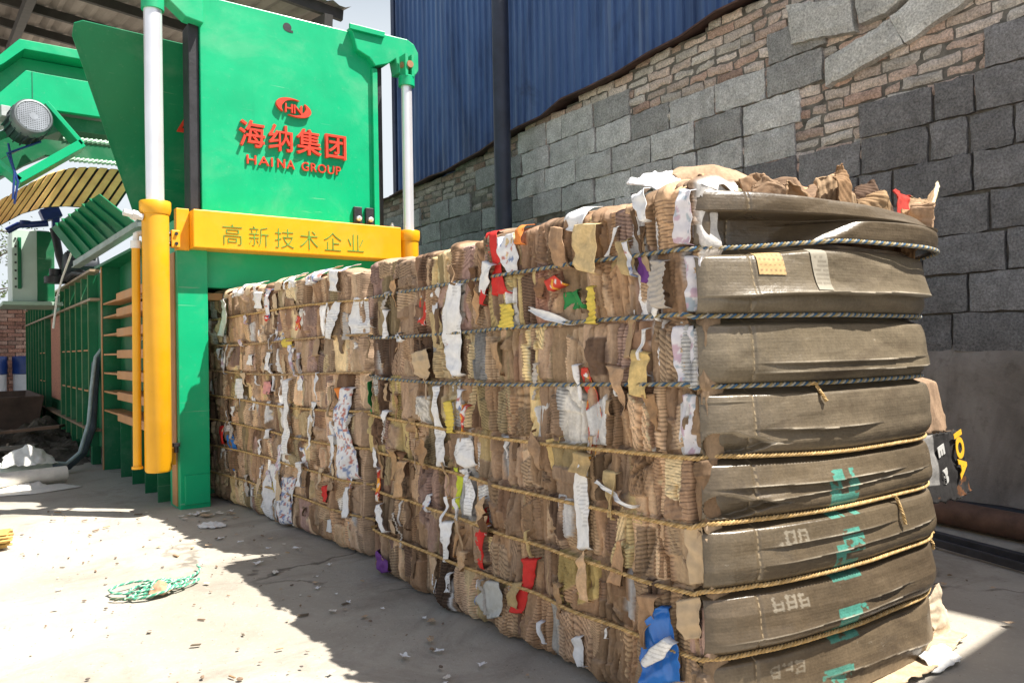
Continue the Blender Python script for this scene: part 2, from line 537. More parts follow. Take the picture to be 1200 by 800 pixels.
# cement render over the foot of the wall
yy = np.arange(-4, 9.01, .06); zz = np.concatenate([np.arange(0,.80,.05), [.86]])
YY, ZZ = np.meshgrid(yy, zz, indexing='ij')
top = .855+.035*fbm(yy*3, yy*0, 8, 3)
ZZ = ZZ*(top[:,None]/.86)
XX = WX-.022 + .006*fbm(YY*3, ZZ*3, 4, 4) + np.where(ZZ > top[:,None]-.01, .05, 0)
t = NT('cement_render')
n1 = t.noise(2.2, 6, .65, dist=.4)
c = t.ramp(n1, [(.3,(.20,.175,.155)),(.5,(.30,.265,.24)),(.7,(.40,.36,.325))])
c = t.mix(c, (.10,.08,.07), t.mr(t.noise(12, 6, .7), .55, .75, 0, .6))
c = t.mix(c, (.09,.075,.065), t.mr(t.noise(1.3, 6, .7, (1,1,.4), dist=.8), .52, .7, 0, .7))
t.set(Base_Color=c, Roughness=.9, Specular_IOR_Level=.2)
b = t.bump(t.noise(90, 4, .7), .5, .005); t.bump(t.noise(9, 4), .4, .02, b)
arr_mesh('render_coat', np.stack([XX,YY,ZZ],-1).reshape(-1,3), grid_faces(len(yy), len(zz)), t.m, wall)
# rusty flashing strip on the sloping top
mb = MB(); rr = random.Random(8)
ys = list(np.arange(3.0, 12.0, .32))
pz = [wall_top(y)+rr.uniform(-.015,.02) for y in ys]
px = [rr.uniform(-.02,.02) for y in ys]
for i in range(len(ys)-1):
    mb.slab([(WX-.09+px[i],ys[i],pz[i]-.035),(WX-.09+px[i+1],ys[i+1],pz[i+1]-.035),(WX+.16,ys[i+1],pz[i+1]+.03),(WX+.16,ys[i],pz[i]+.03)], -.012)
fl = build('flashing', mb, simple('rusty_sheet', (.075,.040,.035), .8, 0, .5, 10, .4, 40), wall)

# ---- blue shed beyond the wall
shed = thing('metal_shed', 'tall shed clad in blue corrugated sheet beyond the yard wall', 'shed', (WX+.2, 4, 0))
SX = 4.475
mb_y = []; mb_x = []
y = -3.0
while y < 8.40:
    for dy, dx in ((0,0),(.052,0),(.062,-.022),(.088,-.022),(.098,0)):
        mb_y.append(y+dy); mb_x.append(SX+dx)
    y += .104
mb_y = np.array(mb_y); mb_x = np.array(mb_x)
zt = np.interp(mb_y, [-3, 8.4], [4.80, 5.45])
zs = np.linspace(0, 1, 12)
V = np.stack([np.repeat(mb_x[:,None],12,1)+.006*fbm(mb_y[:,None]*1.3, zs[None]*4, 6, 2), np.repeat(mb_y[:,None],12,1), 2.2+zs[None]*(zt[:,None]-2.2)], -1)
t = NT('blue_sheet')
c = t.ramp(t.noise(1.1, 6, .7, (1,1,.25), dist=.6), [(.32,(.020,.040,.10)),(.5,(.050,.105,.26)),(.68,(.075,.15,.34))])
c = t.mix(c, (.20,.26,.36), t.mr(t.noise(6, 5, .7, (1,1,.05)), .52, .72, 0, .55))
c = t.mix(c, (.018,.024,.05), t.mr(t.noise(.9, 4, .6, dist=1.2), .60, .70, 0, .55))
t.set(Base_Color=c, Roughness=.5, Specular_IOR_Level=.4)
t.bump(t.noise(7, 3), .15, .03)
arr_mesh('wall_sheet', V.reshape(-1,3), grid_faces(len(mb_y), 12), t.m, shed, smooth=False)
mb = MB(); mb.box(SX-.03, SX+.05, 8.36, 8.44, 2.2, 5.47)
build('corner_trim', mb, simple('blue_trim', (.02,.035,.085), .5), shed, .004)
mb = MB()
mb.slab([(SX-.05,-3.1,4.83),(SX-.05,8.5,5.47),(9.5,8.5,4.9),(9.5,-3.1,4.3)], .05)
build('roof', mb, simple('blue_roof', (.06,.1,.2), .5), shed)
mb = MB(); mb.box(SX+.06, 9.4, 8.30, 8.38, 0, 4.8); mb.box(9.3, 9.4, -3, 8.3, 0, 4.2); mb.box(SX+.06, 9.3, -3.0, -2.95, 0, 4.2)
build('rear_wall', mb, simple('blue_wall', (.05,.1,.22), .6), shed)

# ---- dark round column in front of the wall
col = thing('steel_column', 'dark blue-grey steel post standing in front of the block wall', 'post', (3.95, 5.45, 0))
mb = MB(); mb.tube([(3.95,5.45,0.01),(3.95,5.45,6.0)], .074, 28)
build('shaft', mb, simple('dark_blue_paint', (.022,.028,.05), .5, 0, .35, 6, .2, 50), col, smooth=True)
mb = MB(); mb.box(3.80,4.10,5.30,5.60,.0,.02)
build('base_plate', mb, DARKST, col, .003)

# ---- unseen lean-to canopy behind the camera, added to shade the right foreground
can = thing('shade_canopy', 'unseen lean-to canopy by the yard wall, added to shade the right foreground', 'canopy', (3.6, -2.5, 0))
mb = MB(); mb.slab([(2.75,-6,3.12),(4.24,-6,3.3),(4.24,-.33,3.3),(2.75,-.33,3.12)], .02)
build('roof_sheet', mb, STEEL, can)
for yy_ in (-.45,-5.8):
    mb = MB(); mb.tube([(2.85,yy_,0),(2.85,yy_,3.12)], .04, 12); build('post', mb, DARKST, can, smooth=True)

# ---- open shed roof high behind the machine
hr = thing('shed_roof', 'high corrugated open shed roof behind the green machine', 'roof', (0, 12, 0))
def rz(x, y): return 4.884 + .095*(3.865-x) + .15*(y-8.3)
us = np.linspace(3.865, -9, 170)
pts = []
vsn = np.linspace(8.3, 19, 12)
UU, VV = np.meshgrid(us, vsn, indexing='ij')
ZZ = rz(UU, VV) + .018*np.sign(np.sin(UU*2*math.pi/.19))*1.0 + .01*vn(UU*3, VV*2, 5)
t = NT('old_roof_sheet')
c = t.ramp(t.noise(1.6, 6, .7, (1,.3,1)), [(.3,(.20,.17,.15)),(.55,(.32,.28,.25)),(.75,(.42,.37,.33))])
t.set(Base_Color=c, Roughness=.8, Specular_IOR_Level=.2)
arr_mesh('roof_sheet', np.stack([UU,VV,ZZ],-1).reshape(-1,3), grid_faces(170,12), t.m, hr, smooth=False)
PUR = simple('purlin_steel', (.05,.045,.042), .7)
for y in (8.42, 9.7, 11.0, 12.4, 13.8, 15.4, 17, 18.6):
    mb = MB(); mb.beam((3.8,y,rz(3.8,y)-.09),(-8.9,y,rz(-8.9,y)-.09), .06, .12); build('purlin', mb, PUR, hr)
for x in (3.6, .9, -2.5, -6):
    mb = MB(); mb.beam((x,8.35,rz(x,8.35)-.22),(x,18.9,rz(x,18.9)-.22), .1, .14); build('rafter', mb, PUR, hr)
for x, y in ((3.6,18.5),(-6,9),(-6,18.5)):
    mb = MB(); mb.box(x-.06,x+.06,y-.06,y+.06,0,rz(x,y)-.25); build('post', mb, PUR, hr)

# ---- far brick wall, drums, tree
bw = MB(); r2 = random.Random(4)
for r in range(26):
    z0 = r*.068
    x = -3+(.11 if r % 2 else 0)
    while x < 2.2:
        v = r2.uniform(.7,1.15); c0 = r2.choice([(.40,.22,.17),(.36,.20,.16),(.45,.30,.25)])
        bw.box(x, x+.215, 16+r2.uniform(0,.012), 16.1, z0, z0+.058, tuple(q*v for q in c0)); x += .228
fw_ = thing('brick_wall', 'low far red brick wall beyond the machine', 'wall', (-.4, 16.1, 0))
build('brick_facing', bw, wall.children[0].data.materials[0], fw_)
mb = MB(); mb.box(-3, 2.25, 16.03, 16.25, 0, 1.72); build('mortar_core', mb, MORTAR, fw_)
BLUED = simple('blue_drum_paint', (.015,.05,.22), .4, 0, .2, 6, .1)
WHITED = simple('white_drum_paint', (.70,.72,.76), .45, 0, .1, 6, .1)
for i, (dx, lab) in enumerate(((.52,'blue and white steel drum at the left edge of the photo'),(1.18,'blue and white steel drum half hidden by the machine body'))):
    dr = thing('oil_drum', lab, 'drum', (dx, 15.2, 0), 0, 'drums in front of the far brick wall')
    mb = MB(); mb.lathe((dx,15.2,0),(0,0,1),[(.29,0),(.30,.02),(.30,.26),(.29,.27)],28); build('lower_band', mb, BLUED, dr, smooth=True)
    mb = MB(); mb.lathe((dx,15.2,.272),(0,0,1),[(.288,0),(.288,.31)],28); build('white_band', mb, WHITED, dr, smooth=True)
    mb = MB(); mb.lathe((dx,15.2,.584),(0,0,1),[(.29,0),(.30,.01),(.30,.28),(.285,.30),(.27,.29)],28); build('upper_band', mb, BLUED, dr, smooth=True)
# bare-ish tree far left
tr = thing('tree', 'sparse leafy tree against the bright sky beyond the wall', 'tree', (.4, 25, 0))
mb = MB(); r3 = random.Random(12)
mb.tube([(.3,25,0),(.35,25,1.5),(.5,25.1,2.6),(.7,25,3.6),(.8,25,4.6)], [.16,.13,.10,.06,.02], 10)
tips = []
for i in range(26):
    h = r3.uniform(2.0,4.4); a_ = r3.uniform(0,6.28); L = r3.uniform(.6,1.5)
    p = Vector((.4+.1*h/2,25,h)); q = p+Vector((math.cos(a_)*L, math.sin(a_)*L*.6, r3.uniform(.1,.8)))
    m_ = (p+q)/2+Vector((0,0,r3.uniform(-.1,.15)))
    mb.tube([p,m_,q], [.035,.022,.006], 6); tips += [m_, q, (m_+q)/2]
build('trunk', mb, simple('bark', (.09,.07,.055), .9, 0, .3, 10, .5), tr, smooth=True)
mb = MB()
for i in range(1500):
    p = r3.choice(tips)+Vector((r3.gauss(0,.2),r3.gauss(0,.2),r3.gauss(0,.17)))
    u = Vector((r3.gauss(0,1),r3.gauss(0,1),r3.gauss(0,.6))).normalized(); w = u.cross(Vector((r3.gauss(0,1),r3.gauss(0,1),r3.gauss(0,1)))).normalized()
    s_ = r3.uniform(.025,.05); mb.add([p-u*s_*1.6,p+w*s_*.7,p+u*s_*1.6,p-w*s_*.7],[(0,1,2,3)])
build('crown', mb, simple('leaf', (.06,.09,.035), .7, 0, .4, 3, 0), tr)
# ================================================================== BALING MACHINE
KM = 1.03                      # the press front stands at about Y = 4.55
def mscale(mb):
    mb.v = [((x)*KM, (y)*KM, CAM_H+(z-CAM_H)*KM) for x, y, z in mb.v]
    return mb
Z0 = CAM_H-CAM_H/KM            # ground in unscaled coordinates
press = thing('baling_press', 'large green horizontal baling press with raised gate and yellow cylinders', 'baling press', (1.7, 4.7, 0))
def mp(name, mb, mat, parent=None, **k): return build(name, mscale(mb), mat, parent or press, **k)

# --- gate with its lifting head
mb = MB(); mb.box(1.155,2.232,4.45,4.52,1.60,2.868)
gate = mp('gate', mb, GREEN, bevel=.005)
mb = MB(); mb.prism([(.80,2.79),(.985,2.775),(1.07,2.705),(1.165,2.69),(1.165,2.885),(.80,2.90)], 4.405, 4.50)
mp('lifting_arm', mb, GREEN, gate, bevel=.006)
mb = MB(); mb.prism([(2.085,2.745),(2.172,2.712),(2.21,2.668),(2.30,2.70),(2.355,2.745),(2.372,2.655),(2.50,2.665),(2.522,2.70),(2.522,2.815),(2.49,2.868),(2.44,2.89),(2.045,2.884)], 4.405, 4.50)
mp('lifting_arm', mb, GREEN, gate, bevel=.006)
mb = MB(); mb.box(2.03,2.27,4.385,4.404,2.858,2.893)
mp('stop_bar', mb, GREEN, gate, bevel=.003)
mb = MB(); mb.box(2.198,2.232,4.425,4.449,1.62,2.66)
mp('edge_flange', mb, GREEN, gate, bevel=.002)
mb = MB(); mb.lathe((1.655,4.4485,2.80),(0,1,0),[(.026,0),(.026,.004)],24); mb.box(1.657,1.69,4.4480,4.4490,2.772,2.786)
mp('lifting_hole', mb, BLACK, gate)
for x in (2.085, 2.165):
    mb = MB(); mb.box(x-.027,x+.027,4.425,4.449,1.645,1.765); mb2 = MB()
    mb2.lathe((x,4.424,1.69),(0,-1,0),[(.016,0),(.016,.018),(.009,.020),(.009,.034)],10)
    cl_ = mp('latch_clamp', mb, BLACK, gate, bevel=.003)
    mp('bolt', mb2, CHROME, cl_, smooth=True)
# black guide rails each side of the gate
for x0, x1 in ((1.098,1.152),(2.236,2.285)):
    mb = MB(); mb.box(x0,x1,4.47,4.60,1.60,2.70)
    zz_ = 1.62
    mp('guide_rail', mb, BLACK, bevel=.004)

# --- lettering
def text_mesh(name, body, cx, cz, w, h, y, mat, parent, ext=.006, off=0.0, spacing=1.0):
    cu = bpy.data.curves.new(name, 'FONT'); cu.body = body
    cu.size = 1; cu.space_character = spacing; cu.offset = off; cu.extrude = .02; cu.resolution_u = 4
    ob = bpy.data.objects.new('tmp', cu); COL.objects.link(ob)
    bpy.context.view_layer.update()
    dg = bpy.context.evaluated_depsgraph_get()
    me = bpy.data.meshes.new_from_object(ob.evaluated_get(dg))
    bpy.data.objects.remove(ob); bpy.data.curves.remove(cu)
    n = len(me.vertices); co = np.zeros(n*3, np.float32); me.vertices.foreach_get('co', co); co = co.reshape(-1,3)
    lo = co.min(0); hi = co.max(0)
    X = cx + ((co[:,0]-lo[0])/(hi[0]-lo[0])-.5)*w
    Z = cz + ((co[:,1]-lo[1])/(hi[1]-lo[1])-.5)*h
    Y = y - (co[:,2]-lo[2])/(hi[2]-lo[2])*ext
    V = np.stack([X*KM, Y*KM, CAM_H+(Z-CAM_H)*KM], -1) - np.array(ORIG[parent.name])
    me.vertices.foreach_set('co', V.astype(np.float32).ravel()); me.update(); me.name = name
    me.materials.clear()
    return link_mesh(name, me, mat, parent)
text_mesh('lettering', '海纳集团', 1.685, 2.125, .655, .155, 4.449, RED, gate, .022, .012, 1.18)
for w_, cx_, wd_ in (('HAI',1.478,.152),('NA',1.633,.105),('GROUP',1.853,.25)): text_mesh('lettering', w_, cx_, 1.978, wd_, .052, 4.449, RED, gate, .012, .004, 1.12)
# emblem: two crescents round the letters H N
def crescent(a0, a1, flip):
    outer = []; inner = []
    for i in range(25):
        u = i/24; a = a0+(a1-a0)*u
        wdt = .034*math.sin(math.pi*u)**.7+.001
        ox, oz = .108*math.cos(a), .052*math.sin(a)
        k = 1-wdt/.09*(.55+.45*abs(math.cos(a)))
        outer.append((ox,oz)); inner.append((ox*k,oz*k))
    poly = outer+inner[::-1]
    ca, sa = math.cos(-.16), math.sin(-.16)
    return [(1.682+x*ca-z*sa, 2.318+x*sa+z*ca) for x,z in poly]
em = MB()
for a0, a1 in ((R(75),R(235)),(R(-105),R(55))):
    pl = crescent(a0,a1,0); n = len(pl)
    v = [(x,4.428,z) for x,z in pl]+[(x,4.4492,z) for x,z in pl]; h_ = n//2
    f = []
    for i in range(h_-1):
        j = n-1-i
        f += [(i,i+1,j-1,j),(n+i,n+j,n+j-1,n+i+1),(i,n+i,n+i+1,i+1),(j,j-1,n+j-1,n+j)]
    em.add(v, f)
emo = mp('emblem', em, RED, gate)
text_mesh('emblem_letters', 'HN', 1.682, 2.312, .105, .052, 4.449, RED, emo if False else gate, .018, .006, .9)

# --- yellow crossbeam
mb = MB(); mb.box(1.073,2.325,4.315,4.46,1.432,1.640)
beam = mp('crossbeam', mb, YELLOW, bevel=.006)
mb = MB(); mb.box(1.006,1.0725,4.398,4.45,1.425,1.652); mp('end_flange', mb, YELLOW, beam, bevel=.003)
text_mesh('lettering', '高新技术企业', 1.645, 1.517, .84, .112, 4.314, simple('stencil_green',(.10,.30,.05),.5,0,.3,20,0), beam, .0025, -.016, 1.35)
mb = MB(); mb.box(.972,1.016,4.355,4.397,1.432,1.525)
vb = mp('valve_block', mb, YELLOW, beam, bevel=.004)
for z in (1.452,1.505):
    mb = MB(); mb.lathe((.9715,4.376,z),(-1,0,0),[(.013,0),(.013,.016),(.007,.018)],8); mb.lathe((.995,4.3545,z),(0,-1,0),[(.009,0),(.009,.010)],8)
    mp('bolt', mb, BLACK, vb, smooth=True)
mb = MB(); mb.lathe((2.285,4.36,1.640),(0,0,1),[(.014,0),(.014,.014),(.008,.018),(.008,.03)],10); mp('bolt', mb, STEEL, beam, smooth=True)

# --- pillars and lintel round the mouth
for x0, x1 in ((1.012,1.170),(2.27,2.43)):
    mb = MB(); mb.box(x0,x1,4.415,4.64,Z0-.01,1.60)
    pi_ = mp('pillar', mb, GREEN, bevel=.004)
    mb = MB(); mb.box(x0+.022,x1-.004,4.405,4.4145,Z0+.02,.205); mp('foot_plate', mb, GREEN, pi_, bevel=.003)
mb = MB(); mb.box(1.005,1.0115,4.46,4.56,Z0+.01,1.42); mp('edge_flange', mb, PRIMER)
mb = MB(); mb.box(1.1705,2.2695,4.46,4.60,1.232,1.59); mp('lintel', mb, GREEN, bevel=.003)
mb = MB(); mb.box(1.1705,2.2695,4.50,4.66,1.165,1.205); mp('scraper_bar', mb, PRIMER, bevel=.003)
# chamber behind the mouth (dark box open to the front)
mb = MB()
mb.box(1.05,1.10,4.64,6.45,.05,1.56); mb.box(2.30,2.35,4.64,6.45,.05,1.56); mb.box(1.10,2.30,4.68,6.45,1.28,1.32); mb.box(1.10,2.30,6.40,6.45,.05,1.28); mb.box(1.10,2.30,4.66,6.40,.05,.08)
mp('chamber', mb, GREEN_SHADED)
# flat ribs along the outside of the chamber
for z in (1.24,1.14,1.01,.87,.735,.60,.462):
    mb = MB(); mb.box(.895,1.049,4.66,5.55,z-.026,z+.026)
    rb_ = mp('stiffener_channel', mb, PRIMER, bevel=.004)
    mb = MB(); mb.box(.935,1.049,5.551,6.33,z-.006,z+.006); mp('stiffener_flange', mb, PRIMER, rb_)
mb = MB(); mb.box(.93,1.30,6.34,6.37,Z0-.01,1.53); mp('frame_plate', mb, GREEN_SHADED, bevel=.002)
mb = MB(); mb.box(.924,.9295,6.335,6.375,Z0,1.53); mp('frame_plate_edge', mb, PRIMER)
for y in (4.75, 5.1, 5.5, 5.9):
    mb = MB(); mb.box(.97,1.048,y,y+.012,Z0-.01,.43); mp('foot_gusset', mb, GREEN_SHADED)

# --- cylinders
def cylinder(cx, cy, rb, zb, zt, rr, zrod, rc):
    mb = MB(); mb.lathe((cx,cy,zb),(0,0,1),[(rb*.9,0),(rb,.012),(rb,zt-zb-.07),(rb+.004,zt-zb-.068),(rb*1.17,zt-zb-.045),(rb*1.17,zt-zb-.004),(rb*1.12,zt-zb),(rr*1.25,zt-zb+.001)],40)
    cyl = mp('hydraulic_cylinder', mb, YELLOW, smooth=True)
    mb = MB(); mb.lathe((cx,cy,zt),(0,0,1),[(rr,-.02),(rr,zrod-zt)],32); mp('piston_rod', mb, CHROME, cyl, smooth=True)
    mb = MB(); mb.lathe((cx,cy,zrod-.025),(0,0,1),[(rc,0),(rc,.06),(rc*.9,.065)],28); mb.box(cx-rc*.62,cx-rc*.25,cy-.05,cy+.03,zrod+.03,zrod+.17); mb.box(cx+rc*.25,cx+rc*.62,cy-.05,cy+.03,zrod+.03,zrod+.17)
    cv = mp('clevis', mb, GREEN, cyl, smooth=True)
    mb = MB(); mb.lathe((cx-rc*.8,cy-.01,zrod+.105),(1,0,0),[(.02,0),(.02,rc*1.6)],16); mb.lathe((cx,cy-.052,zrod+.105),(0,-1,0),[(.024,0),(.022,.006)],16)
    mp('pin', mb, simple('rusty_pin',(.38,.20,.11),.6,.4), cv, smooth=True)
    return cyl
c1 = cylinder(.892,4.35,.066,.25,1.665,.045,2.70,.056)
c2 = cylinder(2.405,4.36,.060,.25,1.628,.034,2.585,.052)
mb = MB(); mb.tube([(.828,4.33,1.575),(.80,4.33,1.58)],.018,10); mb.tube([(.80,4.33,1.58),(.775,4.325,1.585)],.026,8); mb.tube([(.775,4.325,1.585),(.735,4.32,1.592)],.017,10)
mp('hose_fitting', mb, WHITEP, c1, smooth=True)
mb = MB(); mb.box(.915,.99,4.40,4.46,.27,.36); mp('cylinder_bracket', mb, YELLOW, c1, bevel=.004)
mb = MB(); mb.lathe((.985,4.37,.34),(0,0,1),[(.012,0),(.012,.03),(.02,.031),(.02,.05)],8); mp('bolt', mb, BLACK, c1)
# thin yellow riser pipe
mb = MB(); mb.tube([(.800,4.40,.275),(.806,4.40,1.42)],.021,16); mb.lathe((.800,4.40,.268),(0,0,1),[(.028,0),(.028,.014)],16)
rp = mp('riser_pipe', mb, YELLOW, smooth=True)
mb = MB(); mb.tube([(.806,4.40,1.42),(.806,4.40,1.46)],.026,10); mb.tube([(.806,4.40,1.46),(.808,4.40,1.50)],.015,10); mb.tube([(.808,4.40,1.495),(.87,4.42,1.515)],.014,8)
mp('pipe_fitting', mb, WHITEP, rp, smooth=True)
for z in (.95, 1.17):
    mb = MB(); mb.tube([(.80,4.40,z),(.90,4.50,z)],.010,8); mp('pipe_clip', mb, WHITEP, rp)

# --- hopper
pl = [(.62,4.755,2.70),(2.2,4.75,2.655),(2.2,5.50,1.50),(1.085,5.50,1.50),(.572,4.80,2.62),(.578,4.765,2.68)]
mb = MB(); n = len(pl)
v = pl+[(x,y+.010,z+.006) for x,y,z in pl]
mb.add(v, [tuple(range(n)),tuple(range(2*n-1,n-1,-1))]+[(i,i+n,(i+1)%n+n,(i+1)%n) for i in range(n)])
hop = mp('hopper_panel', mb, paint('hopper_green_shaded', (.001,.20,.080), .42, .14, .3), bevel=.002)  # machine green darkened: the sloping panel's shade is put into its colour
# warning triangle on the hopper panel
def hp(x, z):  # point on the sloping panel
    return (x, 4.745+(2.68-z)*.645-.012, z)
tri = [(1.245,2.425),(1.155,2.235),(1.335,2.235)]
cxx, czz = 1.245, 2.30
mb = MB()
for i in range(3):
    a, b2 = tri[i], tri[(i+1)%3]
    ai = (cxx+(a[0]-cxx)*.66, czz+(a[1]-czz)*.66); bi = (cxx+(b2[0]-cxx)*.66, czz+(b2[1]-czz)*.66)
    q = [hp(*a),hp(*b2),hp(*bi),hp(*ai)]; mb.add(q+[(x,y-.003,z) for x,y,z in q],[(0,1,2,3),(7,6,5,4),(0,4,5,1),(1,5,6,2),(2,6,7,3),(3,7,4,0)])
mp('warning_triangle', mb, RED, hop)
# sloping side panel with ribs
A_,B_,C_,D_ = Vector((.687,7.0,1.885)),Vector((.880,6.0,1.99)),Vector((1.055,5.6,1.73)),Vector((.80,6.6,1.60))
A_,B_,C_,D_ = [Vector(p) for p in ((.686,7.0,1.875),(.878,6.0,1.990),(1.057,5.6,1.725),(.800,6.6,1.597))]
mb = MB(); mb.slab([A_,D_,C_,B_], .012)
sp = build('side_panel', mb, GREEN_SHADED, press, bevel=.002)
nn = (B_-A_).cross(D_-A_).normalized()
if nn.y > 0: nn = -nn
for i in range(1,7):
    u = i/7; p = A_.lerp(B_,u)+nn*.016; q = D_.lerp(C_,u)+nn*.016
    mb = MB(); mb.beam(p,q,.012,.024,nn); build('panel_rib', mb, GREEN_SHADED, sp)
mb = MB(); mb.beam((.795,6.65,1.56),(1.0,5.35,1.70),.03,.045); mb.beam((.80,6.66,1.535),(1.0,5.36,1.675),.06,.008); mb.beam((1.0,5.352,1.695),(1.10,5.2,1.69),.03,.03)
build('edge_channel', mb, simple('grey_channel',(.33,.40,.38),.45,.3), press, bevel=.003)
mb = MB(); mb.slab([(.93,6.7,1.55),(2.3,6.7,1.55),(2.3,4.7,1.60),(1.05,4.7,1.60)],.02); build('chamber_roof', mb, GREEN_SHADED, press)

# --- long rear body
mb = MB(); mb.box(.955,2.4,6.60,12.6,.16,1.50)
bod = build('rear_body', mb, GREEN_SHADED, press, bevel=.004)
y = 6.75
RIB = paint('rib_edge_paint', (.12,.24,.10), .5, .3, .6)
while y < 12.6:
    if not (8.6 < y < 9.85):
        mb = MB(); mb.box(.895,.954,y,y+.014,.16,1.49); build('body_rib', mb, GREEN_SHADED, bod)
        mb = MB(); mb.box(.889,.8945,y-.002,y+.016,.16,1.49); build('rib_edge', mb, RIB, bod)
    y += .36
for z0 in (1.505, 1.285):
    mb = MB(); mb.box(.885,.954,6.60,12.6,z0,z0+.018); build('body_rail', mb, simple('worn_rail',(.36,.27,.18),.5,.2), bod)
for z0 in (.90, .58):
    for ya in (6.76, 7.12, 7.48, 7.84, 8.2, 10.0, 10.36):
        mb = MB(); mb.box(.902,.953,ya+.016,ya+.34,z0,z0+.012); build('cross_flat', mb, PRIMER, bod)
mb = MB(); mb.box(.88,.954,6.6,12.6,.285,.302); build('lower_chord', mb, simple('worn_chord',(.25,.17,.11),.6,.1), bod)
mb = MB(); mb.box(.93,.9535,8.72,9.78,.42,1.28)
t = NT('perforated_mesh'); vv = t.n('ShaderNodeTexVoronoi'); vv.inputs['Scale'].default_value = 45; t.l(t.tc.outputs['Object'], vv.inputs['Vector'])
t.set(Base_Color=t.mix((.06,.025,.015),(.42,.17,.10), t.mr(vv.outputs['Distance'],.15,.35,0,1)), Roughness=.7)
build('mesh_panel', mb, t.m, bod)
for y in (6.9,7.5,8.1,8.8,9.6,10.5,11.5):
    mb = MB(); mb.box(.93,.99,y,y+.08,0,.16); build('leg', mb, GREEN_SHADED, bod)
# oil tank and control cabinet on the rear body
mb = MB(); mb.box(.50,.845,8.5,9.1,1.38,2.06)
PALE = paint('pale_green_paint', (.60,.72,.66), .4, .3)
cab = build('oil_tank', mb, PALE, press, bevel=.008)
mb = MB(); mb.box(.70,.842,8.482,8.499,1.39,2.05); build('tank_door', mb, GREEN_SHADED, cab, bevel=.003)
mb = MB(); mb.box(.545,.575,8.47,8.499,1.50,1.98); build('level_gauge', mb, GREEN_SHADED, cab, bevel=.004)
for z in np.arange(1.52,1.98,.075):
    mb = MB(); mb.lathe((.53,8.499,z),(0,-1,0),[(.010,0),(.008,.012)],8); build('bolt', mb, BLACK, cab)
mb = MB(); mb.box(.42,.90,8.4,9.2,1.345,1.378); build('tank_shelf', mb, paint('pale_shelf',(.45,.62,.52),.45,.3), press, bevel=.003)
BLUEV = simple('blue_valve_paint', (.015,.03,.17), .4, 0, .3, 14, .2)
mb = MB(); mb.obox((.80,8.35,2.20),(.075,0,.03),(0,.08,0),(-.02,0,.05)); mb.lathe((.79,8.35,2.25),(0,0,1),[(.045,0),(.045,.05),(.02,.055)],12); mb.obox((.84,8.33,2.12),(.03,0,0),(0,.05,0),(0,0,.06))
vlv = build('valve', mb, BLUEV, press, bevel=.006)
mb = MB(); mb.tube([(.78,8.35,2.11),(.66,8.35,2.09),(.55,8.38,2.08),(.46,8.4,2.02)],.030,10); mb.tube([(.60,8.36,2.085),(.60,8.36,2.12)],.045,10)
build('manifold_pipe', mb, BLUEV, vlv, smooth=True)
mb = MB(); mb.tube([(.82,8.30,2.06),(.845,8.28,1.92),(.86,8.26,1.80),(.90,8.25,1.66),(.93,8.25,1.55)],.035,10); build('hose', mb, BLACK, vlv, smooth=True)
mb = MB(); mb.lathe((.86,8.0,1.68),(1,0,0),[(.10,0),(.13,.02),(.13,.26),(.11,.28),(.06,.29)],20); mb.box(.88,1.1,7.9,8.1,1.53,1.57)
for k in range(12):
    a_ = k*math.pi/6; mb.obox((1.0,8.0+.135*math.cos(a_),1.68+.135*math.sin(a_)),(.11,0,0),(0,.008,0),(0,0,.008))
pm = build('pump_motor', mb, DARKST, press, smooth=True)
mb = MB(); mb.tube([(.80,8.05,1.60),(.86,7.9,1.56),(.95,7.7,1.60),(1.05,7.6,1.56)],.03,8); mb.tube([(.88,7.9,1.55),(.9,7.6,1.58),(1.0,7.3,1.54)],.022,8); mb.lathe((.80,8.0,1.52),(0,0,1),[(.09,0),(.09,.06),(.05,.07),(.05,.13)],14)
build('pump_hose', mb, BLACK, pm, smooth=True)
mb = MB(); mb.tube([(.855,6.9,1.84),(.79,7.4,1.52),(.755,7.45,1.36),(.73,7.5,1.1)],.009,6); build('drip_pipe', mb, WHITEP, press, smooth=True)

# --- feed conveyor delivering into the hopper from behind
conv = thing('feed_conveyor', 'green hooded slat conveyor rising behind the press hopper', 'conveyor', (.4, 7.3, 0))
mb = MB(); mb.prism([(-.9,2.06),(.341,3.085),(.46,3.225),(1.35,3.225),(1.35,3.155),(.49,3.155),(.36,3.02),(-.9,1.98)], 6.72, 7.9)
build('hood_lid', mb, GREEN, conv, bevel=.004)
mb = MB(); mb.prism([(-.9,1.99),(.36,3.03),(.48,3.15),(1.35,3.15),(1.35,2.9),(.52,2.9),(.36,2.78),(-.9,1.75)], 6.92, 7.86)
build('hood_wall', mb, GREEN, conv)
mb = MB(); mb.prism([(-.9,1.84),(.338,2.81),(.50,3.005),(.62,3.0),(1.35,2.995),(1.35,2.735),(.62,2.735),(.57,2.765),(.337,2.62),(-.9,1.66)], 6.74, 6.80)
build('skirt', mb, GREEN, conv, bevel=.003)
mb = MB(); mb.box(.537,.5395,6.736,6.7395,2.80,3.0); build('skirt_seam', mb, DARKST, conv)
mb = MB(); mb.prism([(-.9,1.60),(.35,2.55),(.60,2.72),(1.35,2.72),(1.35,2.62),(1.1,2.62),(.75,2.62),(.55,2.5),(-.9,1.35)], 6.82, 7.8)
build('under_frame', mb, GREEN_SHADED, conv)
mb = MB(); mb.box(.62,1.35,6.80,6.85,2.40,2.52); mb.prism([(.62,2.52),(.62,2.40),(-.6,1.55),(-.6,1.68)],6.80,6.85)
build('side_rail', mb, GREEN_SHADED, conv)
SLAT = simple('tan_slat', (.90,.52,.20), .6, 0, .25, 7, .2)
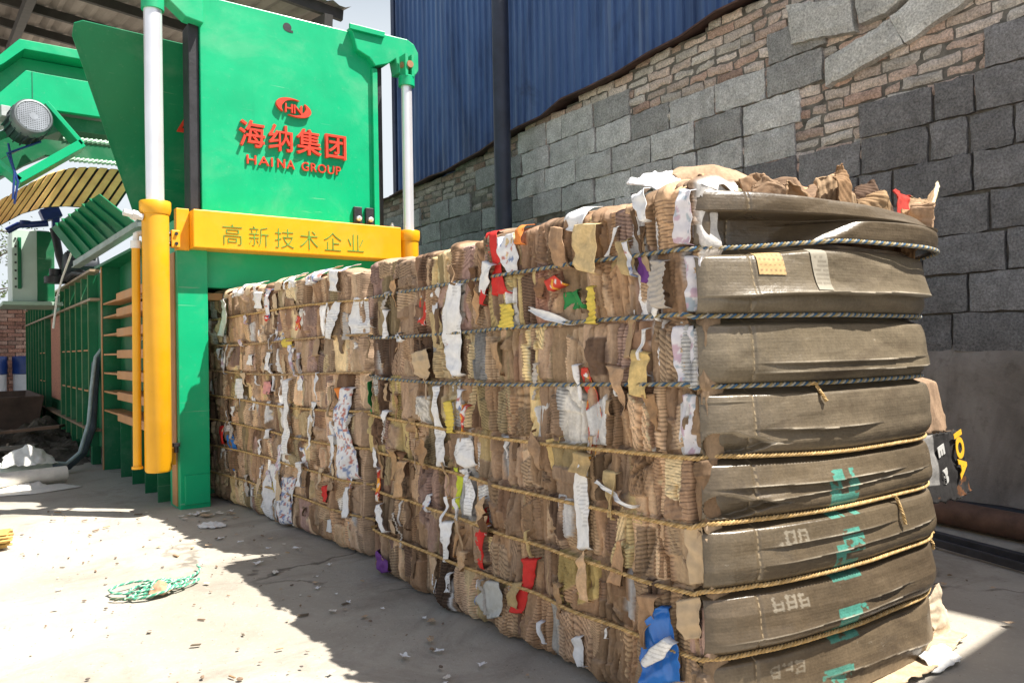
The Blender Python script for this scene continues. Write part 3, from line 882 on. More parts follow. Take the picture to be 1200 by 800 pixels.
path = [(1.30,2.36),(.95,2.355),(.80,2.33),(.66,2.27),(.52,2.17),(.38,2.06),(.2,1.93),(-.2,1.65),(-.6,1.37)]
cum = [0]
for i in range(1,len(path)): cum.append(cum[-1]+math.dist(path[i-1],path[i]))
s = .02
while s < cum[-1]:
    x = np.interp(s,cum,[p[0] for p in path]); z = np.interp(s,cum,[p[1] for p in path])
    x2 = np.interp(s+.055,cum,[p[0] for p in path]); z2 = np.interp(s+.055,cum,[p[1] for p in path])
    mb = MB(); mb.slab([(x,6.83,z),(x-.18,6.93,z-.31),(x2-.18,6.93,z2-.31),(x2,6.83,z2)],.014)
    build('slat', mb, SLAT, conv, bevel=.003, seg=1); s += .075
mb = MB()

for (xa,za),(xb,zb2) in zip(path[:-1],path[1:]): mb.slab([(xa,6.865,za),(xa-.18,6.965,za-.31),(xb-.18,6.965,zb2-.31),(xb,6.865,zb2)],.01)
build('belt_backing', mb, BLACK, conv)
def chain(pts, name, parent, r=.016):
    mb = MB(); cum=[0]
    for i in range(1,len(pts)): cum.append(cum[-1]+(Vector(pts[i])-Vector(pts[i-1])).length)
    s = 0
    while s < cum[-1]:
        p = [np.interp(s,cum,[q[k] for q in pts]) for k in range(3)]; p2 = [np.interp(s+.042,cum,[q[k] for q in pts]) for k in range(3)]
        mb.tube([(p[0],p[1],p[2]-r*.5),(p2[0],p2[1],p2[2]+r*.5)], r, 6); s += .032
    return build(name, mb, simple('chain_links_'+name,(.45,.60,.48),.5,.2,.3,30), parent, smooth=True)
chain([(.745,6.80,2.545),(1.35,6.80,2.56)],'drive_chain',conv)
chain([(.78,6.79,2.385),(1.35,6.79,2.40)],'carrier_chain',conv)
# motor on its bracket
mb = MB()
fr = [(.22,2.10),(.405,2.095),(.80,2.42),(.60,2.68),(.50,2.70)]
mb.beam((.60,6.55,2.70),(.83,6.55,2.43),.03,.24,(0,1,0)); mb.beam((.83,6.55,2.44),(.42,6.55,2.12),.06,.24,(0,1,0)); mb.beam((.44,6.55,2.12),(.20,6.55,2.33),.03,.24,(0,1,0))
br = build('motor_bracket', mb, GREEN, conv, bevel=.003)
md = Vector((.18,-.93,.12)).normalized(); mc = Vector((.455,6.62,2.52))
mb = MB(); mb.lathe(mc, md, [(.095,0),(.115,.02),(.115,.24),(.10,.25)],24)
up_ = Vector((0,0,1)); ax1 = md.cross(up_).normalized(); ax2 = ax1.cross(md)
for k in range(18):
    a_ = k*math.pi/9; d_ = ax1*math.cos(a_)+ax2*math.sin(a_)
    mb.obox(mc+md*.13+d_*.122, md*.10, d_*.012, d_.cross(md)*.004)
mot = build('drive_motor', mb, simple('motor_grey',(.045,.06,.075),.45,.2), conv, smooth=True)
mb = MB(); mb.lathe(mc+md*.25, md, [(.122,-.05),(.128,-.045),(.128,.035),(.118,.05),(.108,.052),(.106,.044)],32)
fcv = build('fan_cover', mb, simple('cover_grey',(.13,.15,.16),.45,.3), mot, smooth=True)
mb = MB()
for k in range(-7,8):
    o_ = k*.0135; hw = math.sqrt(max(.104**2-o_**2,0))
    mb.obox(mc+md*.2965+ax2*o_, ax1*hw, ax2*.0042, md*.002); mb.obox(mc+md*.2975+ax1*o_, ax2*hw, ax1*.003, md*.0012)
mb.lathe(mc+md*.296, md, [(.026,0),(.026,.004)],14)
build('grille', mb, simple('grille_grey',(.20,.22,.25),.45,.4), fcv)
mb = MB(); mb.obox(mc+md*.1+ax1*.13+ax2*.06,ax1*.03,ax2*.04,md*.06); build('terminal_box', mb, simple('box_grey',(.3,.33,.33),.5), mot, bevel=.004)
mb = MB(); mb.tube([tuple(mc+md*.12-ax2*.11+ax1*x_) for x_ in (-.09,)]+[(.36,6.45,2.30),(.40,6.42,2.17),(.39,6.45,1.98)],.008,8); mb.tube([(.37,6.5,2.38),(.385,6.44,2.25),(.42,6.43,2.1),(.40,6.47,1.95)],.008,8)
build('power_cable', mb, simple('blue_cable',(.015,.045,.20),.4), mot, smooth=True)
for x_ in (-.7,):
    mb = MB(); mb.box(x_-.05,x_+.05,6.95,7.05,0,1.7); mb.box(x_-.05,x_+.05,7.7,7.8,0,1.7); build('support_leg', mb, GREEN_SHADED, conv)
# ================================================================== BALES
# coloured scraps showing between the layers: edge pairs (y, z, y, z) on the side face
NEAR_SCRAPS = [('white',[(0.92,1.075,0.98,1.084),(0.923,0.978,1.036,0.991),(0.926,0.9,1.061,0.903),(0.934,0.822,1.036,0.813),(0.936,0.781,0.984,0.771)]),
 ('white',[(0.726,1.111,0.792,1.132),(0.754,1.055,0.84,1.08),(0.795,1.023,0.847,1.036)]),
 ('red',[(0.739,1.221,0.791,1.22),(0.71,1.166,0.779,1.166),(0.699,1.087,0.759,1.087),(0.651,1.022,0.77,1.017)]),
 ('red',[(0.784,1.043,0.857,1.053),(0.817,0.994,0.845,0.997)]),
 ('orange',[(0.6,1.218,0.64,1.223),(0.593,1.154,0.642,1.159)]),
 ('print',[(0.651,1.201,0.732,1.195),(0.604,1.121,0.7,1.115),(0.62,1.08,0.669,1.08)]),
 ('white',[(0.329,1.228,0.423,1.243),(0.331,1.177,0.424,1.196),(0.362,1.155,0.414,1.171)]),
 ('white',[(0.588,0.979,0.594,0.971),(0.492,0.962,0.508,0.936),(0.405,0.929,0.41,0.92)]),
 ('green',[(0.399,1.014,0.469,1.015),(0.397,0.96,0.459,0.959)]),
 ('green',[(0.387,1.017,0.41,1.008),(0.339,0.97,0.367,0.959)]),
 ('yellow',[(0.284,1.015,0.316,1.018),(0.283,0.956,0.327,0.959),(0.29,0.917,0.328,0.92)]),
 ('purple',[(0.142,1.081,0.164,1.081),(0.121,1.04,0.17,1.039),(0.127,1.011,0.154,1.01)]),
 ('redprint',[(0.344,0.814,0.37,0.812),(0.329,0.778,0.374,0.773),(0.314,0.724,0.373,0.717),(0.303,0.679,0.367,0.675),(0.327,0.621,0.365,0.621),(0.344,0.56,0.37,0.559)]),
 ('white',[(0.354,0.569,0.374,0.567),(0.346,0.499,0.399,0.493),(0.344,0.433,0.404,0.424),(0.35,0.335,0.404,0.324)]),
 ('white',[(0.329,0.523,0.336,0.515),(0.256,0.502,0.266,0.49),(0.18,0.478,0.186,0.47)]),
 ('white',[(1.071,0.745,1.115,0.745),(1.057,0.661,1.146,0.655),(1.055,0.576,1.132,0.568),(1.053,0.468,1.119,0.459)]),
 ('yellow',[(0.988,0.698,1.03,0.695),(0.974,0.638,1.026,0.633),(0.981,0.589,1.022,0.586)]),
 ('white',[(0.906,0.583,0.996,0.578),(0.899,0.541,1.018,0.514),(0.887,0.496,0.94,0.475)]),
 ('lime',[(0.989,0.48,1.031,0.475),(0.981,0.414,1.033,0.408),(1.004,0.335,1.046,0.33)]),
 ('white',[(0.935,0.486,0.993,0.469),(0.882,0.402,0.941,0.391),(0.914,0.328,0.963,0.326)]),
 ('red',[(0.831,0.375,0.869,0.366),(0.81,0.32,0.866,0.309),(0.826,0.25,0.873,0.243),(0.846,0.174,0.875,0.169)]),
 ('red',[(0.588,0.264,0.668,0.251),(0.613,0.192,0.661,0.186),(0.628,0.138,0.7,0.129),(0.648,0.093,0.698,0.084)]),
 ('purple',[(1.556,0.101,1.598,0.086),(1.481,0.072,1.606,0.029),(1.481,0.03,1.564,0.002)]),
 ('white',[(1.492,0.289,1.534,0.28),(1.467,0.24,1.522,0.225),(1.442,0.19,1.481,0.177)]),
 ('white',[(0.99,0.306,1.064,0.296),(1.019,0.212,1.061,0.206),(1.041,0.159,1.073,0.155)]),
 ('white',[(1.148,0.102,1.182,0.091),(1.116,0.04,1.161,0.024)]),
 ('plastic',[(0.748,0.166,0.819,0.155),(0.71,0.124,0.892,0.074),(0.73,0.067,0.826,0.028)]),
 ('white',[(1.005,0.137,1.037,0.131),(1.012,0.068,1.044,0.061)]),
 ('white',[(0.383,0.11,0.417,0.099),(0.371,0.063,0.425,0.044),(0.375,0.028,0.409,0.015)]),
 ('redprint',[(1.186,1.055,1.245,1.057),(1.172,0.945,1.231,0.944)]),
 ('green',[(1.598,0.746,1.658,0.748),(1.609,0.661,1.699,0.663),(1.648,0.612,1.709,0.615)]),
 ('whiteprint',[(-0.016,1.206,0.013,1.212),(-0.014,1.134,0.025,1.141),(-0.006,1.082,0.029,1.087)]),
 ('whiteprint',[(-0.017,1.062,0.027,1.067),(-0.015,0.983,0.034,0.986),(-0.014,0.934,0.03,0.935)]),
 ('whiteprint',[(0.006,0.909,0.056,0.908),(-0.006,0.834,0.058,0.828),(-0.01,0.783,0.044,0.775)]),
 ('whiteprint',[(-0.007,0.756,0.042,0.753),(-0.01,0.68,0.044,0.675),(-0.006,0.617,0.033,0.612)]),
 ('tan',[(-0.009,0.463,0.03,0.454),(-0.015,0.397,0.029,0.387),(-0.008,0.329,0.026,0.321)]),
 ('tan',[(-0.0,0.306,0.059,0.285),(-0.011,0.257,0.053,0.235),(-0.003,0.209,0.041,0.195)]),
 ('white',[(0.103,1.231,0.152,1.221),(0.076,1.184,0.127,1.179),(0.081,1.146,0.107,1.146)]),
 ('grey',[(0.035,1.053,0.096,1.061),(0.036,0.996,0.103,1.001),(0.042,0.945,0.094,0.946)]),
 ('redprint',[(0.453,1.06,0.505,1.046),(0.423,1.03,0.486,1.012)]),
 ('white',[(0.175,1.102,0.227,1.104),(0.176,1.062,0.216,1.059),(0.172,1.036,0.187,1.032)]),
 ('yellow',[(0.642,0.993,0.718,0.996),(0.641,0.919,0.716,0.92)]),
 ('white',[(1.088,1.089,1.132,1.096),(1.101,1.032,1.157,1.04)]),
 ('white',[(1.365,0.93,1.414,0.922),(1.34,0.898,1.389,0.89)]),
 ('tan',[(1.126,0.872,1.261,0.85),(1.086,0.806,1.235,0.81),(1.162,0.753,1.253,0.778)])]
BAG = [('blue',[(0.086,0.26,0.106,0.258),(0.066,0.211,0.162,0.19),(0.05,0.164,0.178,0.117),(0.052,0.096,0.157,0.052)])]
BAGW = [('white',[(0.155,0.122,0.14,0.11),(0.116,0.164,0.086,0.146),(0.072,0.201,0.051,0.191)])]
FAR_SCRAPS = [('white',[(0.033,1.085,0.122,1.093),(-0.001,1.004,0.178,1.017),(0.053,0.921,0.158,0.928)]),
 ('white',[(0.216,1.077,0.263,1.084),(0.219,1.004,0.314,1.017),(0.294,0.911,0.343,0.917)]),
 ('print',[(0.793,1.054,0.916,1.068),(0.806,0.973,0.973,0.99),(0.85,0.903,0.998,0.916)]),
 ('redprint',[(0.617,1.029,0.691,1.041),(0.668,0.958,0.743,0.969)]),
 ('red',[(1.005,1.055,1.095,1.059),(1.006,1.02,1.096,1.024)]),
 ('yellow',[(0.756,0.933,0.858,0.932),(0.758,0.887,0.839,0.885)]),
 ('white',[(0.713,0.737,0.773,0.735),(0.698,0.605,0.778,0.601),(0.683,0.483,0.782,0.476),(0.706,0.369,0.786,0.363)]),
 ('print',[(0.15,0.708,0.227,0.71),(0.153,0.612,0.279,0.605),(0.118,0.508,0.275,0.49),(0.102,0.322,0.241,0.3)]),
 ('orange',[(0.204,0.709,0.268,0.706),(0.206,0.639,0.254,0.636)]),
 ('white',[(1.348,0.723,1.451,0.724),(1.365,0.61,1.495,0.609)]),
 ('blue',[(1.57,0.406,1.653,0.397),(1.533,0.313,1.643,0.299)]),
 ('blue',[(1.537,0.215,1.619,0.205),(1.529,0.071,1.611,0.059)]),
 ('red',[(1.651,0.449,1.766,0.44),(1.628,0.343,1.77,0.328)]),
 ('white',[(0.881,0.303,1.054,0.292),(0.886,0.186,1.127,0.165),(0.9,0.077,1.167,0.048),(0.967,0.002,1.146,-0.017)]),
 ('print',[(0.711,0.258,0.872,0.248),(0.755,0.123,0.92,0.102),(0.758,0.026,0.881,0.002)]),
 ('yellow',[(0.97,0.216,1.036,0.206),(0.95,0.153,1.038,0.139)]),
 ('red',[(0.332,0.267,0.399,0.262),(0.351,0.189,0.419,0.182)]),
 ('white',[(0.337,0.114,0.404,0.107),(0.347,0.051,0.432,0.041)]),
 ('white',[(0.211,1.214,0.291,1.225),(0.23,1.119,0.311,1.128)]),
 ('white',[(1.582,1.178,1.692,1.177),(1.517,1.072,1.654,1.081),(1.619,0.951,1.729,0.962)]),
 ('white',[(1.045,1.174,1.16,1.186),(1.083,1.088,1.175,1.096)]),
 ('green',[(1.438,0.727,1.517,0.728),(1.453,0.669,1.533,0.669)]),
 ('pink',[(1.017,0.718,1.085,0.715),(1.009,0.648,1.076,0.644)]),
 ('white',[(0.465,0.634,0.537,0.634),(0.496,0.514,0.568,0.512)]),
 ('white',[(0.574,0.349,0.649,0.344),(0.597,0.226,0.673,0.219)]),
 ('white',[(1.22,0.854,1.293,0.856),(1.235,0.794,1.308,0.796)]),
 ('white',[(0.968,0.865,1.034,0.868),(0.993,0.769,1.06,0.771)])]
ROPE_Z = [1.075, .922, .765, .609, .462, .314, .164]
KRAFT = [(.47,.290,.155),(.50,.325,.185),(.42,.250,.130),(.53,.360,.215),(.45,.285,.170),(.36,.210,.110),(.48,.315,.195),(.52,.335,.180)]
TANY = [(.60,.44,.19),(.56,.41,.21),(.62,.47,.25)]
DARKB = [(.22,.120,.065),(.27,.150,.085),(.18,.105,.065)]
REDDY = [(.36,.22,.18),(.40,.25,.19)]
WHITES = [(.74,.73,.72),(.66,.65,.66),(.70,.66,.60)]
SCOL = dict(white=(.78,.78,.79), red=(.62,.035,.03), orange=(.75,.24,.05), print=(.74,.74,.76), green=(.03,.25,.07), yellow=(.68,.53,.10),
            purple=(.16,.05,.25), redprint=(.58,.06,.04), lime=(.55,.62,.05), plastic=(.50,.50,.47), whiteprint=(.68,.66,.70), tan=(.52,.39,.25),
            grey=(.48,.44,.40), blue=(.03,.17,.55), pink=(.65,.30,.28))

class Side:
    """the layered side face of a bale: every column of pressed board is one mesh; keeps a depth map for what lies on it"""
    def __init__(s, L, H, seed, res, kraft_gain=1.0):
        s.L=L; s.H=H; s.rng=random.Random(seed); s.seed=seed; s.res=res; s.g=kraft_gain
        s.dy=.006; s.map=np.full((int(L/s.dy)+30, int((H+.1)/s.dy)+10), -.05)
    def pick(s):
        r = s.rng.random()
        if r < .66: c = s.rng.choice(KRAFT)
        elif r < .745: c = s.rng.choice(TANY)
        elif r < .86: c = s.rng.choice(DARKB)
        elif r < .93: c = s.rng.choice(REDDY)
        else: c = s.rng.choice(WHITES)
        v = s.rng.choice([s.rng.uniform(.5,.8), s.rng.uniform(.8,1.1), s.rng.uniform(1.0,1.45)])*s.g*.92
        c = np.array(c); c = c*.84+c.mean()*.16
        return c*v
    def column(s, y0, y1, depth, parent, bandcols=None, ztop=None, name='cardboard_layer'):
        rng = s.rng; res = s.res; sd = s.seed*1000+int(y0*997)
        wid = y1-y0; ov = .016
        na = max(8, int((wid+2*ov)/res)+1); zt = ztop or s.H+rng.uniform(-.010,.012)
        nz = int(zt/res); ntop = 16
        a = np.linspace(0,1,na)[:,None]
        zb = np.concatenate([np.linspace(.004, zt-.02, nz), np.full(ntop, zt-.02)])[None,:]
        th = np.concatenate([np.zeros(nz), np.linspace(0.1, 1, ntop)*math.pi/2])[None,:]
        inward = np.concatenate([np.zeros(nz), np.linspace(0,1,ntop)**2*.13])[None,:]
        A, Z = np.broadcast_arrays(a, zb)
        # wandering column borders
        Y = y0-ov+(wid+2*ov)*A + .012*fbm(Z*4.2, y0*7+0*Z, sd, 3) + .006*vn(Z*23, A*2+y0, sd+4)
        bounds = [0]+sorted(ROPE_Z)+[zt+.05]
        bi = np.clip(np.searchsorted(bounds, Z+.010*fbm(Y*9,Z*3,sd+5,2), side='right')-1, 0, len(bounds)-2)
        D = np.zeros_like(Z); C = np.zeros(Z.shape+(3,))
        cont = None
        for b in range(len(bounds)-1):
            lo, hi = bounds[b], bounds[b+1]
            m = bi == b
            if not m.any(): continue
            t_ = np.clip((Z-lo)/(hi-lo), 0, 1)
            if cont is None or rng.random() < .42: cont = dict(c=s.pick(), fl=rng.random() < .50, ang=rng.choice([0,0,0,0,rng.uniform(-.9,.9),1.5]), dp=rng.uniform(-.005,.005), tilt=rng.uniform(-.010,.010), pitch=rng.uniform(.0078,.0105))
            k = cont
            if bandcols and b in bandcols: k = dict(k, **bandcols[b])
            h = depth + k['dp'] + k['tilt']*(A-.5) + rng.uniform(-.01,.01)*(t_-.5)
            h = h - .005*np.abs(2*t_-1)**16 + rng.uniform(-.003,.006)*(1-(2*t_-1)**2)
            col = np.broadcast_to(k['c'], Z.shape+(3,)).copy()
            # creases and crumple
            h = h + folds(Y, Z, rng, rng.randint(4,7), .0042, .020)
            h = h + .002*fbm(Y*26, Z*11, sd+b*7, 3) + .003*fbm(Y*9, Z*5, sd+b*3+1, 2) - .003*np.abs(vn(Y*48, Z*7, sd+b*5+2))
            fl_amp = np.zeros_like(Z)
            if k['fl']:
                ang = k['ang']+.25*fbm(Y*5,Z*5,sd+b,2)
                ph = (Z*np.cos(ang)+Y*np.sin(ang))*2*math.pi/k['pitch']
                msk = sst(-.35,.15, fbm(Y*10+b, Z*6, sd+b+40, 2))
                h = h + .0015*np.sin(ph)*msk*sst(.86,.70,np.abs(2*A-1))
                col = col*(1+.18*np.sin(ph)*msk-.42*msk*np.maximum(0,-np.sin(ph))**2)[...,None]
            # torn overlying sheets: straight cut or folded edges, slightly ragged
            for q in range(rng.randint(2,4)):
                yc = y0+wid*rng.uniform(-.1,1.1); zc = lo+(hi-lo)*rng.uniform(-.1,1.1)
                f = np.full_like(Z, 9.0); th0 = rng.uniform(-.25,.25)
                for (tt_, rr_) in ((th0, wid*rng.uniform(.18,.6)), (th0+math.pi, wid*rng.uniform(.18,.6)), (math.pi/2+rng.uniform(-.6,.6), (hi-lo)*rng.uniform(.25,.8)), (-math.pi/2+rng.uniform(-.6,.6), (hi-lo)*rng.uniform(.25,.8))):
                    f = np.minimum(f, rr_-((Y-yc)*math.cos(tt_)+(Z-zc)*math.sin(tt_)))
                f = f + .0035*fbm(Y*60+q*5, Z*45, sd+b*11+q*3+60, 3)
                mk = sst(-.0012,.0012,f); edge = np.exp(-(f/.0022)**2)
                tl = rng.uniform(-.09,.09)*(Y-yc)+rng.uniform(-.05,.05)*(Z-zc)
                h = h + mk*(rng.uniform(.003,.010)+tl)
                c2 = s.pick() if rng.random() < .65 else k['c']*rng.uniform(.6,1.3)
                if rng.random() < .42:
                    a2 = rng.uniform(-.35,.35) if rng.random() < .75 else rng.uniform(-1.5,1.5)
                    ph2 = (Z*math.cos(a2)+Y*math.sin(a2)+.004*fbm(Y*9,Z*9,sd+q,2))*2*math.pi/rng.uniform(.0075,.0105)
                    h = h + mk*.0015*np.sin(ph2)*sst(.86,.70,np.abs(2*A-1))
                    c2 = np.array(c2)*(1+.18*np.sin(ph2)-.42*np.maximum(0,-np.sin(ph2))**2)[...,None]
                else: c2 = np.broadcast_to(np.array(c2), col.shape)
                col = col*(1-mk[...,None]) + c2*mk[...,None]
                pale = np.minimum(c2*1.3+.06, .75)
                col = col*(1-.55*edge[...,None]) + pale*(.55*edge[...,None])
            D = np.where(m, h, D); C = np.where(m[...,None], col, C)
        # thin wandering gaps between the sheets pressed edge-on
        for q in range(rng.randint(3,6)):
            a0 = rng.uniform(.12,.88); ln = Y-(y0+wid*a0)-.010*fbm(Z*5+q, 0*Z, sd+q*9+200, 3)-rng.uniform(-.03,.03)*(Z-.6)
            on = sst(-.15,.1,fbm(Z*4+q*3, 0*Z, sd+q+230, 2))
            wd_ = rng.uniform(.0014,.0042)
            D = D - on*rng.uniform(.014,.034)*np.exp(-(ln/wd_)**2) + on*rng.uniform(-.006,.006)*np.sign(ln)*np.exp(-np.abs(ln)/.03)
        D = D - .005*np.maximum(0, .35-np.abs(vn(Y*75,Z*5,sd+300)))/.35*sst(-.2,.3,fbm(Y*8,Z*6,sd+310,2))
        for q in range(rng.randint(5,9)):
            cy = rng.uniform(y0,y1); cz = rng.uniform(.05,zt-.05); ta = rng.choice([rng.uniform(-.5,.5), rng.uniform(-1.3,1.3)]); ll = rng.uniform(.02,.07)
            dl = (Y-cy)*math.cos(ta)+(Z-cz)*math.sin(ta); dn = -(Y-cy)*math.sin(ta)+(Z-cz)*math.cos(ta)
            dl = dl+.004*fbm(dn*30,dn*0+q,sd+q+400,2)
            D = D - rng.uniform(.010,.026)*np.exp(-(dl/rng.uniform(.0018,.005))**2)*sst(ll,ll*.7,np.abs(dn))
        # deep seams to the neighbours
        e = np.abs(2*A-1)
        D = D - .050*sst(.935,1.0,e)**1.1
        D = D - .018*sst(.03,.0,Z)
        D = D + .002*vn(Y*150,Z*60,sd+3)
        X = -D*np.cos(th) + inward
        Zo = Z + D*np.sin(th)*.8 + .02*np.sin(th) + inward*.12*fbm(Y*18,inward*18,sd+8,2)
        V = np.stack([X, Y, Zo], -1)
        V[...,2] = np.maximum(V[...,2], .003)
        iy = np.clip(np.round(Y/s.dy).astype(int), 0, s.map.shape[0]-1); iz = np.clip(np.round(Zo/s.dy).astype(int), 0, s.map.shape[1]-1)
        np.maximum.at(s.map, (iy.ravel(), iz.ravel()), (-X).ravel())
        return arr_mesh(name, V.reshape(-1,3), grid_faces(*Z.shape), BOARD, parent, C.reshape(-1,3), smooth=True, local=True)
    def finish(s):
        m = s.map
        k = 3
        def mx(m, ax, k):
            out = m.copy()
            for d in range(1,k+1):
                out = np.maximum(out, np.maximum(np.roll(m,d,ax), np.roll(m,-d,ax)))
            return out
        m = mx(mx(m,0,2),1,2)
        def box(m, ax, k):
            acc = sum(np.roll(m,d,ax) for d in range(-k,k+1)); return acc/(2*k+1)
        s.fit = box(box(m,0,2),1,2)
        s.soft = box(box(box(m,0,5),1,2),0,5)
    def at(s, Y, Z, soft=False):
        m = s.soft if soft else s.fit
        iy = np.clip(np.asarray(Y)/s.dy, 0, m.shape[0]-2); iz = np.clip(np.asarray(Z)/s.dy, 0, m.shape[1]-2)
        i = np.floor(iy).astype(int); j = np.floor(iz).astype(int); u = iy-i; v = iz-j
        return (m[i,j]*(1-u)+m[i+1,j]*u)*(1-v)+(m[i,j+1]*(1-u)+m[i+1,j+1]*u)*v
    def scrap(s, pairs, kind, parent, lift=.006, name='paper_scrap', mat=None, n=16, seed=0, label=None, amp=1.0, narrow=1.0):
        rng = random.Random(seed*31+s.seed); P = np.array(pairs)
        m = len(P); nl = max(10, int(sum(math.dist(P[i,:2],P[i+1,:2]) for i in range(m-1))/.004)); nl = min(nl, 110)
        tt = np.linspace(0, m-1, nl)
        E = np.stack([np.interp(tt, range(m), P[:,k]) for k in range(4)], -1)
        mid_ = (E[:,:2]+E[:,2:])/2; E = np.concatenate([mid_+(E[:,:2]-mid_)*narrow, mid_+(E[:,2:]-mid_)*narrow], 1)
        w = np.linspace(0,1,n)
        wob = .07*fbm(tt*2.3, tt*0, seed+3, 4); wob2 = .07*fbm(tt*2.5, tt*0+5, seed+4, 4)
        W = (w[None,:]*(1+wob2[:,None]-wob[:,None])+wob[:,None])
        Y = E[:,None,0]*(1-W)+E[:,None,2]*W
        Z = E[:,None,1]*(1-W)+E[:,None,3]*W
        Z = np.clip(Z, .006, None)
        D = .7*s.at(Y, Z, True) + .3*s.at(Y, Z) + lift + .002 + amp*(folds(Y, Z, rng, 7, .006, .016) + .002*fbm(Y*40,Z*25,seed+9,3) + .004*fbm(Y*12,Z*9,seed+19,2))
        edge = np.minimum(w,1-w)[None,:]*2
        D = D + rng.uniform(-.006,.010)*(1-edge)**3
        D = D - .02*sst(.03,0,(tt/(m-1)))[:,None] - .02*sst(.97,1.0,(tt/(m-1)))[:,None]
        c = np.array(SCOL[kind]) if isinstance(kind, str) else np.array(kind)
        C = np.broadcast_to(c, Y.shape+(3,)).copy()
        if kind in ('print','whiteprint','redprint'):
            f1 = fbm(Y*60, Z*42, seed+77, 3); f2 = vn(Y*110, Z*80, seed+88)
            pal = dict(print=[(.22,.28,.45),(.50,.20,.16)], whiteprint=[(.52,.38,.46),(.38,.44,.50)], redprint=[(.80,.38,.05),(.72,.70,.68)])[kind]
            C = np.where((f1 > .20)[...,None], np.array(pal[0]), C); C = np.where((f2 > .55)[...,None], np.array(pal[1]), C)
        elif kind == 'white':
            ln = (np.sin(Z*2*math.pi/.011) > .55) & (fbm(Y*14,Z*14,seed+5,2) > .12)
            C = np.where(ln[...,None], C*.72, C)
        if kind in ('grey','yellow') :
            D = D + .003*np.sin((Z+Y*.2)*2*math.pi/.012)
        V = np.stack([-D, Y, Z], -1).reshape(-1,3)
        o = arr_mesh(name, V, grid_faces(*Y.shape), mat or PAPER, parent, C.reshape(-1,3), smooth=True, local=True)
        sm = o.modifiers.new('thickness','SOLIDIFY'); sm.thickness = .0012; sm.offset = 1
        if label: o['label'] = label
        return o

def twisted_rope(name, pts, rad, cols, parent, pitch=.030, label=None, step=.0042):
    """three strands laid round a path"""
    P = [np.array(p, float) for p in pts]; d = [0]
    for i in range(1,len(P)): d.append(d[-1]+np.linalg.norm(P[i]-P[i-1]))
    S = np.arange(0, d[-1], step); Q = np.stack([np.interp(S, d, [p[k] for p in P]) for k in range(3)], -1)
    T = np.gradient(Q, axis=0); T /= np.linalg.norm(T,axis=1)[:,None]
    up = np.array([0,0,1.0]); B = np.cross(T, up); B /= np.linalg.norm(B,axis=1)[:,None]; N = np.cross(B, T)
    allV=[]; allF=[]; allC=[]; base=0; n=7; sr = rad*.54
    for k in range(3):
        ph = S/pitch*2*math.pi + k*2*math.pi/3
        c0 = Q + (B*np.cos(ph)[:,None]+N*np.sin(ph)[:,None])*rad*.50
        an = np.arange(n)/n*2*math.pi
        fuzz = 1+.16*vn(S[:,None]*400, an[None]*3, k)
        V = c0[:,None,:]+(B[:,None,:]*np.cos(an)[None,:,None]+N[:,None,:]*np.sin(an)[None,:,None])*(sr*fuzz)[...,None]
        m = len(S); i = np.arange(m-1)[:,None]*n; j = np.arange(n)[None,:]; j2 = (j+1)%n
        F = np.stack([i+j, i+j2, i+n+j2, i+n+j], -1).reshape(-1,4)+base
        col = np.array(cols[k])[None,None]*(1+.25*vn(S[:,None]*60, an[None]*2, k+5))[...,None]
        allV.append(V.reshape(-1,3)); allF.append(F); allC.append(col.reshape(-1,3)); base += m*n
    o = arr_mesh(name, np.concatenate(allV), np.concatenate(allF), ROPEM, parent, np.concatenate(allC), smooth=True, local=True)
    if label: o['label'] = label
    return o

# ------------------------------------------------------------------ the near bale
BL, BW, BH = 1.645, .965, 1.20
bale = thing('cardboard_bale', 'roped cardboard bale nearest the camera with smooth brown end face', 'bale', (1.353, 1.135, 0), 0, 'bales of pressed cardboard leaving the press')
nb = Side(BL, BH, 11, .0033)
W_ = np.array
ycur = .118; first = True
widths = []
nb.column(.030,.122,.006,bale,{7:dict(c=W_((.40,.27,.20)),fl=True,ang=.1,pitch=.012,dp=.006,tilt=0),6:dict(c=W_((.50,.46,.44)),fl=True,ang=0,pitch=.013,dp=.008,tilt=0),5:dict(c=W_((.33,.22,.14)),fl=True,ang=.9,pitch=.011,dp=.0,tilt=0),4:dict(c=W_((.34,.22,.14)),fl=True,ang=.9,pitch=.011,dp=0,tilt=0),3:dict(c=W_((.31,.20,.13)),fl=True,ang=.8,pitch=.011,dp=0,tilt=0),2:dict(c=W_((.42,.30,.19)),fl=True,ang=0,pitch=.013,dp=.004,tilt=0)},ztop=1.215)
nb.column(-.006,.045,-.004,bale,{q:dict(c=W_({7:(.62,.60,.58),6:(.48,.43,.38),2:(.40,.29,.19)}.get(q,(.26,.18,.115))),fl=False,dp=.0,tilt=0) for q in range(8)},ztop=1.235)
spec = {  # a few columns that can be told apart in the photo (start y): band index -> look
}
